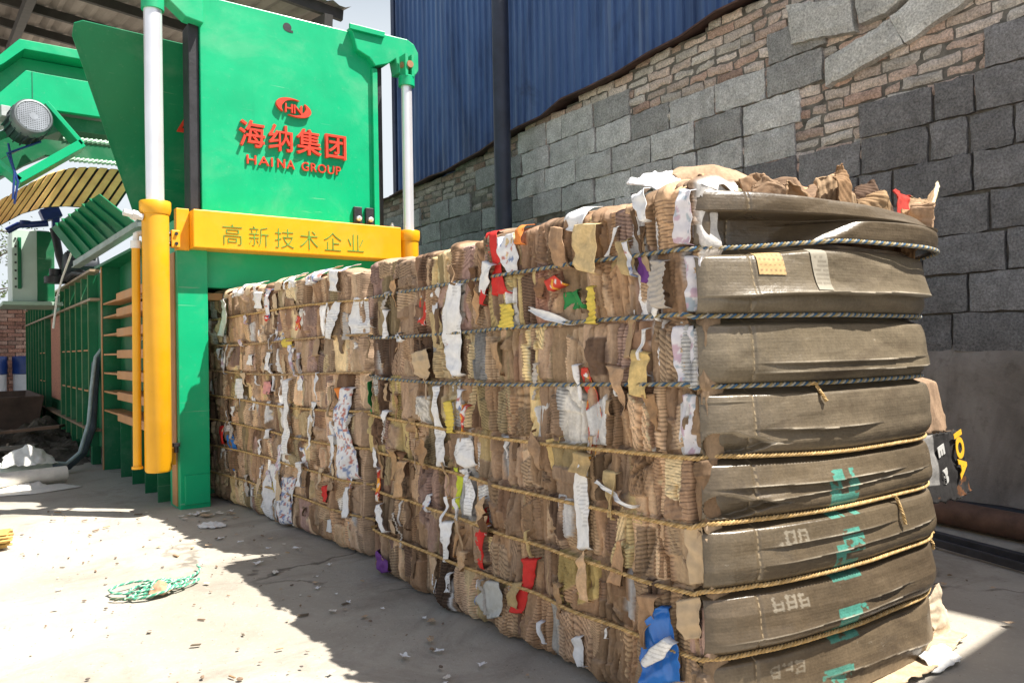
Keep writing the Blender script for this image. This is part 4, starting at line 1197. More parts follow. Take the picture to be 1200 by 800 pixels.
while ycur < BL-.02:
    wdt = nb.rng.choice([.04,.055,.07,.085,.10,.12])*nb.rng.uniform(.85,1.15)
    y1 = min(ycur+wdt, BL)
    if BL-y1 < .03: y1 = BL
    bc = None
    yc = (ycur+y1)/2
    if .33 < yc < .47: bc = {7:dict(c=W_((.26,.165,.10)),fl=True,ang=-.45,pitch=.0145,dp=.012,tilt=0), 1:dict(c=W_((.54,.41,.17)),fl=True,ang=.1,pitch=.013,dp=.008,tilt=0)}
    elif .47 < yc < .62: bc = {7:dict(c=W_((.24,.15,.095)),fl=True,ang=.05,pitch=.013,dp=.004,tilt=0), 6:dict(c=W_((.44,.24,.17)),fl=False,dp=.004,tilt=.01)}
    elif .62 < yc < .78: bc = {5:dict(c=W_((.42,.29,.18)),fl=True,ang=.12,pitch=.014,dp=.014,tilt=0),4:dict(c=W_((.42,.29,.18)),fl=True,ang=.12,pitch=.014,dp=.014,tilt=0),6:dict(c=W_((.55,.42,.20)),fl=True,ang=0,pitch=.013,dp=.006,tilt=0)}
    elif 1.35 < yc < 1.62: bc = {4:dict(c=W_((.56,.44,.19)),fl=True,ang=.2,pitch=.012,dp=.008,tilt=0), 3:dict(c=W_((.54,.42,.20)),fl=True,ang=.7,pitch=.011,dp=.006,tilt=0)}
    elif 1.0 < yc < 1.2: bc = {1:dict(c=W_((.43,.31,.19)),fl=True,ang=0,pitch=.011,dp=.004,tilt=0)}
    nb.column(ycur, y1, -.034 if y1 > BL-.005 else (nb.rng.uniform(-.003,.003) if nb.rng.random() < .85 else nb.rng.uniform(-.016,.004)), bale, bc)
    ycur = y1
nb.finish()
for i, (kind, pr) in enumerate(NEAR_SCRAPS):
    nb.scrap(pr, kind, bale, lift=.003 if kind not in ('white','red') else .005, seed=100+i, narrow=.82, name='cardboard_scrap' if kind in ('tan','grey') else 'paper_scrap')
# more slivers of paper and torn board: narrow strips, triangles and cut corners
rs = random.Random(77)
def shard(y0, z0, h_, w_):
    typ = rs.random(); sl = rs.uniform(-.35,.35); j = lambda q: rs.uniform(-q,q)
    if typ < .45: ks = ((0,1.0,j(.2)),(1,rs.uniform(.6,1.1),j(.2)))
    elif typ < .75: ks = ((0,1.0,j(.3)),(1,.06,j(.6)))
    elif typ < .9: ks = ((0,.06,j(.4)),(.4,1,0),(1,.7,j(.3)))
    else: ks = ((0,.1,j(.5)),(.5,1,0),(1,.1,j(.5)))
    pr = []
    for t_, k_, sh in ks:
        zz = z0+h_*(.5-t_); dz = j(.25)*w_
        pr.append((y0-w_*k_+sh*w_+sl*(z0-zz), zz+dz, y0+w_*k_+sh*w_+sl*(z0-zz), zz-dz))
    return pr
for i in range(62):
    pr = shard(rs.uniform(.1,1.60), rs.uniform(.06,1.17), rs.uniform(.03,.13), rs.uniform(.004,.015))
    kd = rs.choice(['white','white','print',(.55,.42,.27),(.26,.17,.10),(.44,.31,.19),(.60,.48,.25),(.40,.28,.17),(.16,.10,.06),(.50,.37,.25),'grey','redprint'])
    nb.scrap(pr, kd, bale, lift=.005, seed=300+i, name='paper_scrap' if isinstance(kd,str) else 'cardboard_scrap', n=10)
for i in range(34):
    pr = shard(rs.uniform(.12,1.58), rs.uniform(.08,1.15), rs.uniform(.05,.14), rs.uniform(.014,.034))
    nb.scrap(pr, tuple(np.array(rs.choice(KRAFT+KRAFT+TANY+DARKB))*rs.uniform(.7,1.2)), bale, lift=.007, seed=500+i, name='torn_flake', mat=BOARD, amp=1.3, n=14)
bagp = nb.scrap(BAG[0][1], 'blue', bale, lift=.016, seed=901, name='plastic_bag', mat=PLASTIC, n=40, label='crumpled blue plastic bag at the foot of the bale', amp=1.6)
nb.scrap(BAGW[0][1], 'white', bale, lift=.032, seed=902, name='bag_print', mat=PLASTIC, n=14, amp=.6)

# end face: eight bulging bands of folded board
ZB = [1.225]+ROPE_Z+[.0]
def sag(x):      # slight dip of the ropes on the end face
    return sst(0, .45, x)
def rope_z(k, x):
    return ROPE_Z[k] + (.030 if k == 0 else [0,.004,-.002,-.012,.002,.008,.010][k])*sag(x)
def plan(x):
    """the end face bows out toward the yard and rolls back at its right edge"""
    x = np.asarray(x, float)
    return .098*(1-(1-np.clip(x/.52,0,1))**2) - .150*np.clip((x-.70)/.265,0,1.1)**2.6 - .010*sst(.02,-.006,x)
def plan_n(x):
    d = (plan(np.asarray(x)+.004)-plan(np.asarray(x)-.004))/.008
    L_ = np.sqrt(1+d*d); return -d/L_, -1/L_
ENDM = None
def end_material():
    t = NT('folded_board_face')
    a = t.attr()
    h1 = t.noise(30, 4, .6, (.12,1,1.6)); v1 = t.noise(45, 3, .6, (1.3,1,.07)); f = t.noise(160, 3, .6); bl = t.noise(4, 6, .65, dist=.4)
    k = t.math('MULTIPLY', t.mr(h1,.3,.7,.90,1.10), t.mr(v1,.3,.7,.93,1.07))
    k = t.math('MULTIPLY', k, t.mr(bl,.3,.7,.78,1.2)); k = t.math('MULTIPLY', k, t.mr(f,.3,.7,.85,1.15))
    cc = t.n('ShaderNodeCombineXYZ')
    for i in range(3): t.l(k, cc.inputs[i])
    c = t.mix(a, cc.outputs[0], 1.0, 'MULTIPLY')
    c = t.mix(c, (.62,.57,.48), t.mr(t.noise(55, 5, .75, (.5,1,1.2)), .66, .76, 0, .45))
    c = t.mix(c, (.045,.03,.02), t.mr(t.noise(4.5, 6, .7, (.6,1,1.6), dist=.6), .52, .74, 0, .7))
    t.set(Base_Color=c, Roughness=t.mr(h1,.3,.7,.26,.42), Specular_IOR_Level=.6)
    w = t.n('ShaderNodeTexWave', wave_type='BANDS', bands_direction='Z'); w.inputs['Scale'].default_value = 44; w.inputs['Distortion'].default_value = .6; w.inputs['Detail'].default_value = 2
    t.l(t.tc.outputs['Object'], w.inputs['Vector'])
    b = t.bump(w.outputs['Fac'], .09, .0012)
    b = t.bump(h1, .12, .004, b)
    b = t.bump(t.noise(18, 5, .65), .3, .008, b)
    t.bump(f, .2, .002, b)
    return t.m
ENDM = end_material()
end_store = []
def teal_mask(x, z):
    m = np.zeros(x.shape, bool)
    q = x-.330-.02*(.6-z)
    w = .105
    def R_(x0,x1,z0,z1): return (q>x0*w)&(q<x1*w)&(z>z0)&(z<z1)
    m |= R_(.0,1,.445,.56) & ~R_(.38,.62,.50,.56) & ~R_(.3,.7,.455,.462)
    m |= R_(.0,1,.295,.40) & ~R_(.30,1.1,.345,.362) & ~R_(0,.25,.385,.40)
    m |= R_(.0,1,.145,.235) & ~R_(.0,.18,.185,.215) & ~R_(.82,1.1,.185,.215) & ~R_(.35,.6,.20,.206)
    m |= R_(-.35,.65,.052,.088) | R_(-.05,.35,.0,.052) | R_(.2,.8,.405,.418)
    return m
for b in range(8):
    rb = random.Random(40+b)
    nx, nt = 330, 74 if b else 60
    x = np.linspace(-.008, BW+.012, nx)[:,None]; t_ = np.linspace(0,1,nt)[None,:]
    zt_ = (rope_z(b-1, x) if b > 0 else 1.208-.012*sst(.5,.95,x)) ; zb_ = rope_z(b, x) if b < 7 else np.zeros_like(x)
    Z = zt_+(zb_-zt_)*t_; X = np.broadcast_to(x, Z.shape)
    u = 2*t_-1
    # fuller toward the lower half, tucked under sharply at the rope
    full = {0:.010,1:.038,2:.034,3:.034,4:.033,5:.033,6:.034,7:.022}[b]
    prof = full*np.where(u < 0, 1-.7*np.abs(u)**5, 1-.85*np.abs(u)**3.6)*(1+.30*u) - (.020*sst(-.74,-.90,u) if b else 0) - .004*np.abs(u)**18
    h = prof*(.65+.35*sst(-.02,.06,x))
    pale = np.zeros_like(Z)
    # folded-over laps: the sheet above overhangs the one below along a slanting line
    if b == 1: laps = [(.70,-.03,.016,.0,.93)]
    elif b == 2: laps = [(.80,-.02,.014,.10,.90),(.66,-.05,.006,.12,.8)]
    elif b == 3: laps = [(.64,.10,.009,.10,.55),(.22,.0,.004,-.02,.13)]
    elif b == 0: laps = []
    elif b == 7: laps = [(.62,.2,.006,.3,.9)]
    else: laps = [(rb.uniform(.35,.6),rb.uniform(-.22,.22),rb.uniform(.005,.009),rb.uniform(-.1,.5),rb.uniform(.6,.88)),(rb.uniform(.62,.85),rb.uniform(-.25,.1),rb.uniform(.004,.008),rb.uniform(0,.3),rb.uniform(.7,.92))]
    for (tc_, sl, am, xa, xb) in laps:
        ln = tc_ + sl*(x-.5) + .035*fbm(x*3.3, x*0+b, 60+b+int(tc_*100), 3)
        tap = sst(xa-.01, xa+.13, x)*sst(xb+.02, xb-.16, x)
        d_ = t_-ln
        over = am*np.exp(-np.clip(-d_,0,1)/.13)*(d_ < 0) - am*.9*np.exp(-np.clip(d_,0,1)/.16)*(d_ >= 0)
        h = h + tap*over
        pale = np.maximum(pale, tap*np.exp(-((d_+.012)/.012)**2)*(.35+.65*sst(-.5,.3,vn(x*14,x*0,b))))
    if b == 0:   # an open box mouth under the flat top edge
        open_ = sst(.025,.05,x)*sst(.62,.42,x + .25*t_)*sst(.36,.42,t_)
        h = h - .075*open_*sst(1.02,.98,t_) + .010*(t_ < .37)
        bulge_r = sst(.35,.75,x)*sst(.0,.5,t_)
        h = h + .035*bulge_r + .012*sst(-.02,.02, t_-(.62-.35*x))*sst(.2,.4,x)
    if b in (3,4):   # torn open at the left: a dark gash with a pale lip
        gz = (t_-(.80 if b == 3 else .74)); gb = .16*sst(.0,.02,x)*sst(.20,.05,x)+.05*fbm(x*30,t_*3,b,3)*sst(.22,.15,x)
        gsh = sst(.02,-.02,np.abs(gz)-gb)*sst(.22,.18,x)
        h = h - .030*gsh; pale = np.maximum(pale, .8*np.exp(-((gz+gb)/.018)**2)*sst(.21,.17,x)*sst(.0,.02,x))
    # score line of the flattened box, creases, ripples
    h = h - .0035*np.exp(-((x-.118-.004*vn(Z*9,Z*0,b))/.004)**2)
    h = h + .0022*fbm(x*2.2, Z*22, 70+b, 3) + .004*fbm(x*5, Z*9, 75+b, 3) + .0006*fbm(x*30, Z*60, 90+b, 2)
    gx_ = rb.uniform(.3,.9)
    h = h + folds(X*.55, Z*1.6, rb, 4, .0045, .05)
    base = np.array((.36,.345,.315) if b < 4 else (.32,.295,.255))*np.array([(.30,.235,.165),(.46,.385,.285),(.42,.35,.255),(.39,.32,.235),(.36,.295,.215),(.35,.285,.205),(.31,.245,.175),(.37,.295,.21)][b])
    C = np.broadcast_to(base, Z.shape+(3,)).copy()
    C = C*(1+.10*vn(x*3,Z*3,b+5))[...,None]
    tm = teal_mask(X, Z) & (fbm(X*40, Z*70, 7, 3) > -.22)
    C = np.where(tm[...,None], C*.35+np.array((.06,.36,.29))*.65, C)
    C = C*(1-.7*pale[...,None]) + np.array((.68,.60,.48))*.7*pale[...,None]
    dots = (np.abs(X-.118) < .0022) & (np.sin(Z*2*math.pi/.016) > -.2)
    C = np.where(dots[...,None], C*.6+np.array((.62,.48,.30))*.4, C)
    if b in (5,6,7):   # faint pale printed characters
        for q in range(3):
            xx = .165+q*.036; zz = (rope_z(b-1,.2)+ (rope_z(b,.2) if b < 7 else 0))/2+.03
            gl = (np.abs(X-xx) < .015) & (np.abs(Z-zz) < .016) & ((np.abs(np.abs(X-xx)-.011) < .003)|(np.abs(Z-zz-.011) < .003)|(np.abs(Z-zz) < .0025)|(np.abs(Z-zz+.011) < .003)) & (vn(X*60,Z*60,q+b) > -.3)
            C = np.where(gl[...,None], C*.75+np.array((.60,.55,.45))*.25, C)
    end_store.append((X[:,0], t_[0], h, Z))
    n_x, n_y = plan_n(X)
    V = np.stack([X+n_x*h, -plan(X)+n_y*h, np.maximum(Z,.004)], -1)
    arr_mesh('folded_panel', V.reshape(-1,3), grid_faces(nx, nt), ENDM, bale, C.reshape(-1,3), smooth=True, local=True)
def end_h(x, z):
    for (xs, ts, Hh, Z) in end_store:
        i = int(np.clip(np.searchsorted(xs, x), 0, len(xs)-1)); zc = Z[i]
        if zc.min()-.002 <= z <= zc.max()+.002:
            return float(np.interp(z, zc[::-1], Hh[i][::-1]))
    return 0.0
def end_pt(x, z, off=0.0, hmin=-1):
    n_x, n_y = plan_n(x); h_ = max(end_h(x, z), hmin)+off
    return (x+float(n_x)*h_, -float(plan(x))+float(n_y)*h_, z)
def end_depth(x, z): return -end_pt(x, z)[1]
# stickers on the upper band
def sticker(x0, x1, z0, z1, colf, label, name='sticker'):
    n1, n2 = 24, 20
    xs = np.linspace(x0,x1,n1); zs = np.linspace(z0,z1,n2)
    V = np.array([[end_pt(x_, z_, .0025) for z_ in zs] for x_ in xs])
    XX, ZZ = np.meshgrid(xs, zs, indexing='ij')
    o = arr_mesh(name, V.reshape(-1,3), grid_faces(n1,n2), PAPER, bale, colf(XX,ZZ).reshape(-1,3), local=True); o['label'] = label
def c_or(X,Z):
    d = (np.sin(X*2*math.pi/.0125) > .2)&(np.sin(Z*2*math.pi/.0125) > .2)
    return np.where(d[...,None], np.array((.30,.20,.10)), np.array((.52,.35,.16)))
def c_wh(X,Z):
    d = (np.sin(Z*2*math.pi/.010) > .35)&(vn(X*120,Z*60,4) > -.3)
    return np.where(d[...,None], np.array((.20,.175,.135)), np.array((.30,.27,.215)))
sticker(.132,.205,1.018,1.072,c_or,'orange dotted sticker')
sticker(.288,.338,.985,1.085,c_wh,'pale printed sticker')
# right-hand side, back, top and inside of the bale
def plain_face(P, nu, nv, amp, seed, parent, name, base=(.36,.25,.16)):
    P = [np.array(p,float) for p in P]; u = np.linspace(0,1,nu)[:,None,None]; v = np.linspace(0,1,nv)[None,:,None]
    V = P[0]*(1-u)*(1-v)+P[1]*u*(1-v)+P[2]*u*v+P[3]*(1-u)*v
    nrm = np.cross(P[1]-P[0],P[3]-P[0]); nrm /= np.linalg.norm(nrm)
    uu = u[...,0]*np.linalg.norm(P[1]-P[0]); vv_ = v[...,0]*np.linalg.norm(P[3]-P[0])
    h = amp*(fbm(uu*9, vv_*4, seed, 4) + .8*np.abs(vn(uu*16, vv_*2, seed+3)))
    V = V + nrm*h[...,None]
    C = np.array(base)*(1+.3*np.sign(vn(uu*12,vv_*3,seed+5)))[...,None]
    arr_mesh(name, V.reshape(-1,3), grid_faces(nu,nv), BOARD, parent, C.reshape(-1,3), local=True)
plain_face([(BW,.05,0),(BW,BL,0),(BW,BL,BH),(BW,.05,BH)],120,60,.03,5,bale,'far_face')
plain_face([(BW,BL,0),(0.02,BL,0),(0.02,BL,BH),(BW,BL,BH)],60,60,.02,6,bale,'rear_face',(.10,.065,.04))  # board colour darkened for the shade in the gap between bales
plain_face([(.06,-.03,BH-.01),(BW,-.0,BH-.01),(BW,BL,BH-.01),(.06,BL,BH-.01)],120,120,.03,7,bale,'top_face')
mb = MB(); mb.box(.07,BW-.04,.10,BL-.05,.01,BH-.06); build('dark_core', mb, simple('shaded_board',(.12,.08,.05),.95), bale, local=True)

# ropes round the near bale
TRI = [(.06,.12,.20),(.34,.32,.27),(.30,.23,.11)]
TANR = [(.50,.335,.15),(.42,.275,.115),(.55,.385,.19)]
BRN = [(.42,.29,.16),(.36,.24,.13),(.46,.33,.19)]
def rope_round(side, k, cols, parent, L, W, endf, front, label, rad, sagamt=0.0):
    pts = []
    ys = np.arange(L-.01, .012, -.02)
    z = ROPE_Z[k]
    dep = side.at(ys, np.full_like(ys, z), soft=True)
    dep = np.maximum(dep, np.array([side.at(np.array([y_]), np.array([z]))[0] for y_ in ys])-.004)
    ker = np.ones(9)/9; dp = np.convolve(np.pad(dep,(4,4),'edge'), ker, 'valid')
    for y_, d_ in zip(ys, dp):
        pts.append((-(d_+rad*.8), y_, z+.010*math.sin(y_*2.3+k)-.006*math.sin(math.pi*y_/L)))
    if front:
        pts.append((-.012,-.004,z))
        for x_ in np.arange(.006, W+.005, .018):
            zz_ = float(rope_z(k, np.array(x_)))+.003
            pts.append(end_pt(x_, zz_+.004, rad*.9, -.002)[:2]+(zz_,))
        q_ = pts[-1]; pts.append((q_[0]+.012,q_[1]+.05,zz_)); pts.append((W+.035,.12,zz_)); pts.append((W+.035,L-.02,z)); pts.append((W,L+.02,z)); pts.append((0,L+.02,z))
    else:
        pts.append((.01,.0,z)); pts.append((W,-.01,z)); pts.append((W+.03,.05,z)); pts.append((W+.03,L-.02,z)); pts.append((W,L+.02,z)); pts.append((0.02,L+.02,z))
    return twisted_rope('rope', pts, rad, cols, parent, label=label)
for k in range(7):
    rope_round(nb, k, TRI if k < 3 else TANR, bale, BL, BW, None, True, 'blue, white and yellow twisted rope' if k < 3 else 'tan twisted rope', .0056)
# frayed rope ends on the top band

for (x_, k_, dz_) in ((.60,4,-.07),(.855,5,-.05),(.30,2,-.04)):
    z_ = float(rope_z(k_, np.array(x_)))
    twisted_rope('rope_end', [end_pt(x_-.012, z_, .012), end_pt(x_, z_+.004, .020), end_pt(x_+.010, z_-.012, .018), end_pt(x_+.006, z_+dz_*.6, .010), end_pt(x_+.014, z_+dz_, .008)], .0045, TANR, bale)

# ------------------------------------------------------------------ the far bale, still coming out of the press
FL = 2.15
fbale = thing('cardboard_bale', 'paler roped cardboard bale still coming out of the press mouth', 'bale', (1.405, 2.90, 0), R(3.1), 'bales of pressed cardboard leaving the press')
fb = Side(FL, 1.215, 23, .0048, 1.22)
ycur = .080
while ycur < FL-.02:
    wdt = fb.rng.choice([.06,.08,.10,.12])*fb.rng.uniform(.85,1.2); y1 = min(ycur+wdt, FL)
    if FL-y1 < .03: y1 = FL
    fb.column(ycur, y1, -.020 if ycur < .081 else (fb.rng.uniform(-.003,.003) if fb.rng.random() < .85 else fb.rng.uniform(-.016,.004)), fbale); ycur = y1
fb.finish()
for i, (kind, pr) in enumerate(FAR_SCRAPS):
    fb.scrap(pr, kind, fbale, lift=.006, seed=1100+i, narrow=.9)
for i in range(80):
    pr = shard(rs.uniform(.13,1.75), rs.uniform(.05,1.2), rs.uniform(.04,.16), rs.uniform(.007,.024))
    kd = rs.choice(['white','white','white','print',(.58,.45,.30),(.36,.25,.16),(.50,.38,.25),(.22,.15,.10),'grey','whiteprint'])
    fb.scrap(pr, kd, fbale, lift=.006, seed=1300+i, name='paper_scrap' if isinstance(kd,str) else 'cardboard_scrap', n=9)
for i in range(16):
    y0 = rs.uniform(.15,1.7); w_ = rs.uniform(.012,.04)
    fb.scrap([(y0-w_,1.245,y0+w_,1.24),(y0-w_*.8,1.18+rs.uniform(-.02,.02),y0+w_*rs.uniform(.3,1.2),1.17)], rs.choice(['white','white','print',(.6,.47,.32)]), fbale, lift=.004, seed=1500+i, n=12)
plain_face([(1.05,0,0),(1.05,FL,0),(1.05,FL,1.2),(1.05,0,1.2)],80,40,.03,15,fbale,'far_face')
plain_face([(.03,.10,0),(1.05,.10,0),(1.05,.10,1.2),(.03,.10,1.2)],60,60,.02,16,fbale,'near_face',(.10,.065,.04))  # near_face gets dark board colour standing in for shade in the gap
plain_face([(.06,0,1.2),(1.05,0,1.2),(1.05,FL,1.2),(.06,FL,1.2)],100,120,.03,17,fbale,'top_face')
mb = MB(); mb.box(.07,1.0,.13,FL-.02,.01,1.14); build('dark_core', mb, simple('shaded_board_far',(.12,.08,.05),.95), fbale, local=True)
for k in range(7):
    rope_round(fb, k, BRN if k in (1,2) else TANR, fbale, FL, 1.05, None, False, 'tan twisted rope', .0055)
# ================================================================== LOOSE PIECES AND LITTER
def loft(name, rows, mat, parent=None, nu=60, nv=40, crumple=.006, fold=.012, seed=1, col=(.42,.29,.18), colf=None, flute=0, thick=.003, local=False, label=None, flang=0.0):
    """a crumpled sheet stretched over rows of 3-D points (each row left to right)"""
    rows = [np.array(r,float) for r in rows]
    u = np.linspace(0,1,nu); v = np.linspace(0,1,nv)
    def ev(r):
        d = np.linspace(0,1,len(r)); return np.stack([np.interp(u,d,r[:,k]) for k in range(3)],-1)
    G = np.stack([ev(r) for r in rows],0); d = np.linspace(0,1,len(rows))
    P = np.zeros((nu,nv,3))
    for k in range(3):
        for i in range(nu): P[i,:,k] = np.interp(v,d,G[:,i,k])
    du = np.gradient(P,axis=0); dv = np.gradient(P,axis=1); N = np.cross(du,dv); N /= np.linalg.norm(N,axis=2)[...,None]+1e-9
    su = np.linalg.norm(P[-1]-P[0],axis=1).mean(); sv = np.linalg.norm(P[:,-1]-P[:,0],axis=1).mean()
    U = np.broadcast_to((u*su)[:,None],(nu,nv)); Vv = np.broadcast_to((v*sv)[None],(nu,nv))
    rg = random.Random(seed)
    h = folds(U,Vv,rg,9,fold*.75,max(su,sv)*.11) + crumple*fbm(U*25,Vv*25,seed,3) + crumple*.8*fbm(U*60,Vv*14,seed+4,2)
    if flute: h = h + flute*np.sin((U*math.sin(flang)+Vv*math.cos(flang))*2*math.pi/.013)
    P = P+N*h[...,None]
    # ragged rim
    e = np.minimum(np.minimum(u,1-u)[:,None]*nu, np.minimum(v,1-v)[None]*nv) < .6
    P = P + e[...,None]*.006*np.stack([vn(U*70,Vv*70,seed+i) for i in range(3)],-1)
    P[...,2] = np.maximum(P[...,2], .003)
    C = np.broadcast_to(np.array(col),(nu,nv,3)).copy()
    if colf is not None: C = colf(np.broadcast_to(u[:,None],(nu,nv)), np.broadcast_to(v[None],(nu,nv)), C)
    o = arr_mesh(name, P.reshape(-1,3), grid_faces(nu,nv), mat, parent, C.reshape(-1,3), local=local)
    sm = o.modifiers.new('thickness','SOLIDIFY'); sm.thickness = thick; sm.offset = 0
    if label: o['label'] = label
    return o
# torn box lying on the bale top, left
tb = thing('torn_box', 'torn brown box with pale panel lying on the corner of the bale top', 'torn box', (1.68,1.350,1.2))
loft('flap', [[(1.49,1.290,1.20),(1.62,1.230,1.27),(1.74,1.230,1.265),(1.87,1.270,1.215)],[(1.495,1.320,1.285),(1.60,1.280,1.318),(1.70,1.290,1.312),(1.86,1.320,1.262)],[(1.51,1.430,1.290),(1.62,1.400,1.335),(1.72,1.410,1.325),(1.85,1.430,1.285)]], BOARD, tb, 80,44,.0015,.003,3,(.40,.28,.18))
loft('panel', [[(1.50,1.205,1.205),(1.60,1.200,1.205),(1.70,1.200,1.205)],[(1.54,1.230,1.255),(1.60,1.220,1.268),(1.655,1.225,1.26)],[(1.60,1.250,1.29),(1.62,1.250,1.295),(1.635,1.250,1.285)]], BOARD, tb, 60,40,.003,.004,5,(.44,.44,.30),flute=.0016,label='pale greenish panel')
loft('side_flap', [[(1.70,1.210,1.205),(1.80,1.230,1.21),(1.88,1.240,1.205)],[(1.66,1.260,1.28),(1.78,1.270,1.275),(1.87,1.280,1.235)]], BOARD, tb, 50,40,.004,.008,7,(.16,.105,.065),flute=.0015,flang=.8)
loft('white_flap', [[(1.375,1.230,1.225),(1.43,1.210,1.245),(1.475,1.220,1.21)],[(1.37,1.370,1.275),(1.43,1.340,1.30),(1.49,1.330,1.305)]], PAPER, tb, 40,30,.003,.006,8,(.72,.72,.74))
cs = tag(loft('cardboard_scrap', [[(1.84,1.260,1.20),(1.95,1.210,1.20),(2.08,1.190,1.205),(2.22,1.200,1.205),(2.36,1.220,1.205),(2.46,1.240,1.205)],[(1.85,1.300,1.255),(1.93,1.260,1.33),(2.02,1.270,1.275),(2.13,1.230,1.325),(2.24,1.240,1.295),(2.43,1.260,1.222)],[(1.86,1.370,1.25),(1.93,1.340,1.335),(2.02,1.340,1.285),(2.14,1.320,1.355),(2.26,1.330,1.30),(2.42,1.350,1.225)]], BOARD, None, 120,60,.002,.005,11,(.25,.16,.10),flute=.0013,flang=1.45), 'dark crumpled corrugated board heaped in the middle of the bale top', 'cardboard')
cs2 = tag(loft('cardboard_scrap', [[(2.14,1.450,1.21),(2.26,1.410,1.25),(2.38,1.400,1.23),(2.50,1.430,1.21)],[(2.16,1.490,1.325),(2.25,1.450,1.365),(2.37,1.440,1.34),(2.50,1.470,1.285)],[(2.20,1.570,1.33),(2.28,1.540,1.375),(2.38,1.530,1.35),(2.48,1.550,1.29)]], BOARD, None, 70,50,.005,.014,13,(.60,.34,.18)), 'orange-tan crumpled sheet behind the dark heap on the bale top', 'cardboard')
def redstripe(u,v,C):
    C = np.where((u < .26)[...,None], np.array((.38,.03,.02)), C); return np.where((u > .86)[...,None], np.array((.72,.62,.42)), C)
cs3 = tag(loft('cardboard_scrap', [[(2.27,1.15,1.205),(2.36,1.13,1.21),(2.44,1.14,1.225),(2.50,1.16,1.25)],[(2.33,1.18,1.295),(2.41,1.165,1.285),(2.50,1.17,1.290),(2.58,1.18,1.335)],[(2.36,1.20,1.330),(2.44,1.18,1.305),(2.53,1.18,1.315),(2.63,1.19,1.385)]], BOARD, None, 70,44,.004,.007,17,(.30,.20,.115),redstripe), 'brown flap with a red stripe curling up at the right end of the bale top', 'cardboard')
cs4 = tag(loft('cardboard_scrap', [[(1.80,1.13,1.19),(2.0,1.085,1.20),(2.2,1.08,1.195),(2.42,1.13,1.17)],[(1.80,1.3,1.205),(2.0,1.25,1.225),(2.2,1.25,1.22),(2.46,1.3,1.20)]], BOARD, None, 80,40,.005,.008,19,(.40,.31,.21)), 'flat brown sheet under the heap along the front edge of the bale top', 'cardboard')
rh = random.Random(91)
def stiff(x_, y_, z_, w_, h_, lean, turn, bend, col, seed, flute):
    """a stiff torn piece of board standing up with one sharp bend"""
    c_, s_ = math.cos(turn), math.sin(turn)
    def P(u, v, o): return (x_+u*c_-o*s_, y_+u*s_+o*c_, z_+v)
    r0 = [P(-w_,-.03,0),P(0,-.03,0),P(w_,-.03,0)]
    r1 = [P(-w_*rh.uniform(.7,1.05),h_*rh.uniform(.35,.6),lean*.5),P(rh.uniform(-.2,.2)*w_,h_*.55,lean*.5+bend),P(w_*rh.uniform(.7,1.05),h_*rh.uniform(.3,.6),lean*.5)]
    r2 = [P(-w_*rh.uniform(.2,.9),h_*rh.uniform(.6,1),lean),P(rh.uniform(-.4,.4)*w_,h_*rh.uniform(.85,1.1),lean+bend*.7),P(w_*rh.uniform(.1,.8),h_*rh.uniform(.5,.95),lean)]
    loft('torn_flap', [r0,r1,r2], BOARD, bale, 54,40,.0012,.004,seed,col,local=True,flute=flute,flang=rh.choice([0,1.57,.7]),thick=.004)
for i in range(26):
    x_ = rh.uniform(.10,.93); k_ = rh.random(); y_ = -float(plan(x_))*(1-k_)+k_*.16+.015
    stiff(x_, y_, 1.20, rh.uniform(.03,.085), rh.uniform(.035,.10)*(1.35 if x_ > .45 else 1), rh.uniform(-.02,.05), rh.uniform(-.9,.9), rh.uniform(-.035,.035), tuple(np.array(rh.choice(KRAFT+DARKB))*rh.uniform(.5,1.05)), 700+i, rh.choice([0,.0008,.001]))
for i, (x_, y_, z_) in enumerate(((.93,-.03,1.16),(.955,.02,1.12),(.95,.0,1.19),(.90,-.06,1.20))):
    stiff(x_, y_, z_, rh.uniform(.04,.07), rh.uniform(.05,.10), -.01, .9+.2*i, .02, tuple(np.array(rh.choice(KRAFT))*.9), 760+i, .0008)
# crushed box strapped at the right-hand edge of the bale
def BL_(p): return (p[0]-1.353, p[1]-1.135, p[2])
def blr(rows): return [[BL_(p) for p in r] for r in rows]
loft('box_flap', blr([[(2.315,1.16,.60),(2.40,1.14,.585),(2.54,1.15,.575),(2.64,1.18,.57)],[(2.315,1.19,.70),(2.39,1.17,.725),(2.52,1.17,.735),(2.62,1.20,.715)],[(2.32,1.22,.715),(2.40,1.21,.745),(2.53,1.21,.755),(2.61,1.24,.735)]]), BOARD, bale, 60,50,.004,.006,23,(.30,.20,.13),local=True,flute=.001,flang=1.5,label='torn brown flap sticking out at the right edge')
def blackbox(u,v,C):
    C = np.where(((u < .34)&(v > .25))[...,None], np.array((.24,.23,.22)), C); return np.where((v < .27)[...,None]&(fbm(u*9,v*9,3,2) > .2)[...,None], np.array((.12,.05,.02)), C)
bxr = [[(2.315,1.13,.385),(2.44,1.12,.37),(2.57,1.125,.365),(2.68,1.14,.37)],[(2.31,1.15,.56),(2.42,1.14,.575),(2.54,1.145,.575),(2.635,1.16,.57)]]
bx = loft('crushed_box', blr(bxr), BOARD, bale, 60,50,.002,.004,29,(.022,.020,.020),blackbox,local=True,label='black printed box crushed against the right edge')
loft('crushed_box_side', blr([[(2.68,1.14,.37),(2.70,1.22,.375)],[(2.637,1.16,.57),(2.66,1.24,.565)]]), BOARD, bale, 20,30,.002,.002,31,(.30,.22,.15),local=True)
YEL = simple('yellow_print', (.78,.42,.02), .6, 0, .1, 20, 0)
WHP = simple('pale_print', (.5,.49,.47), .6, 0, .1, 20, 0)
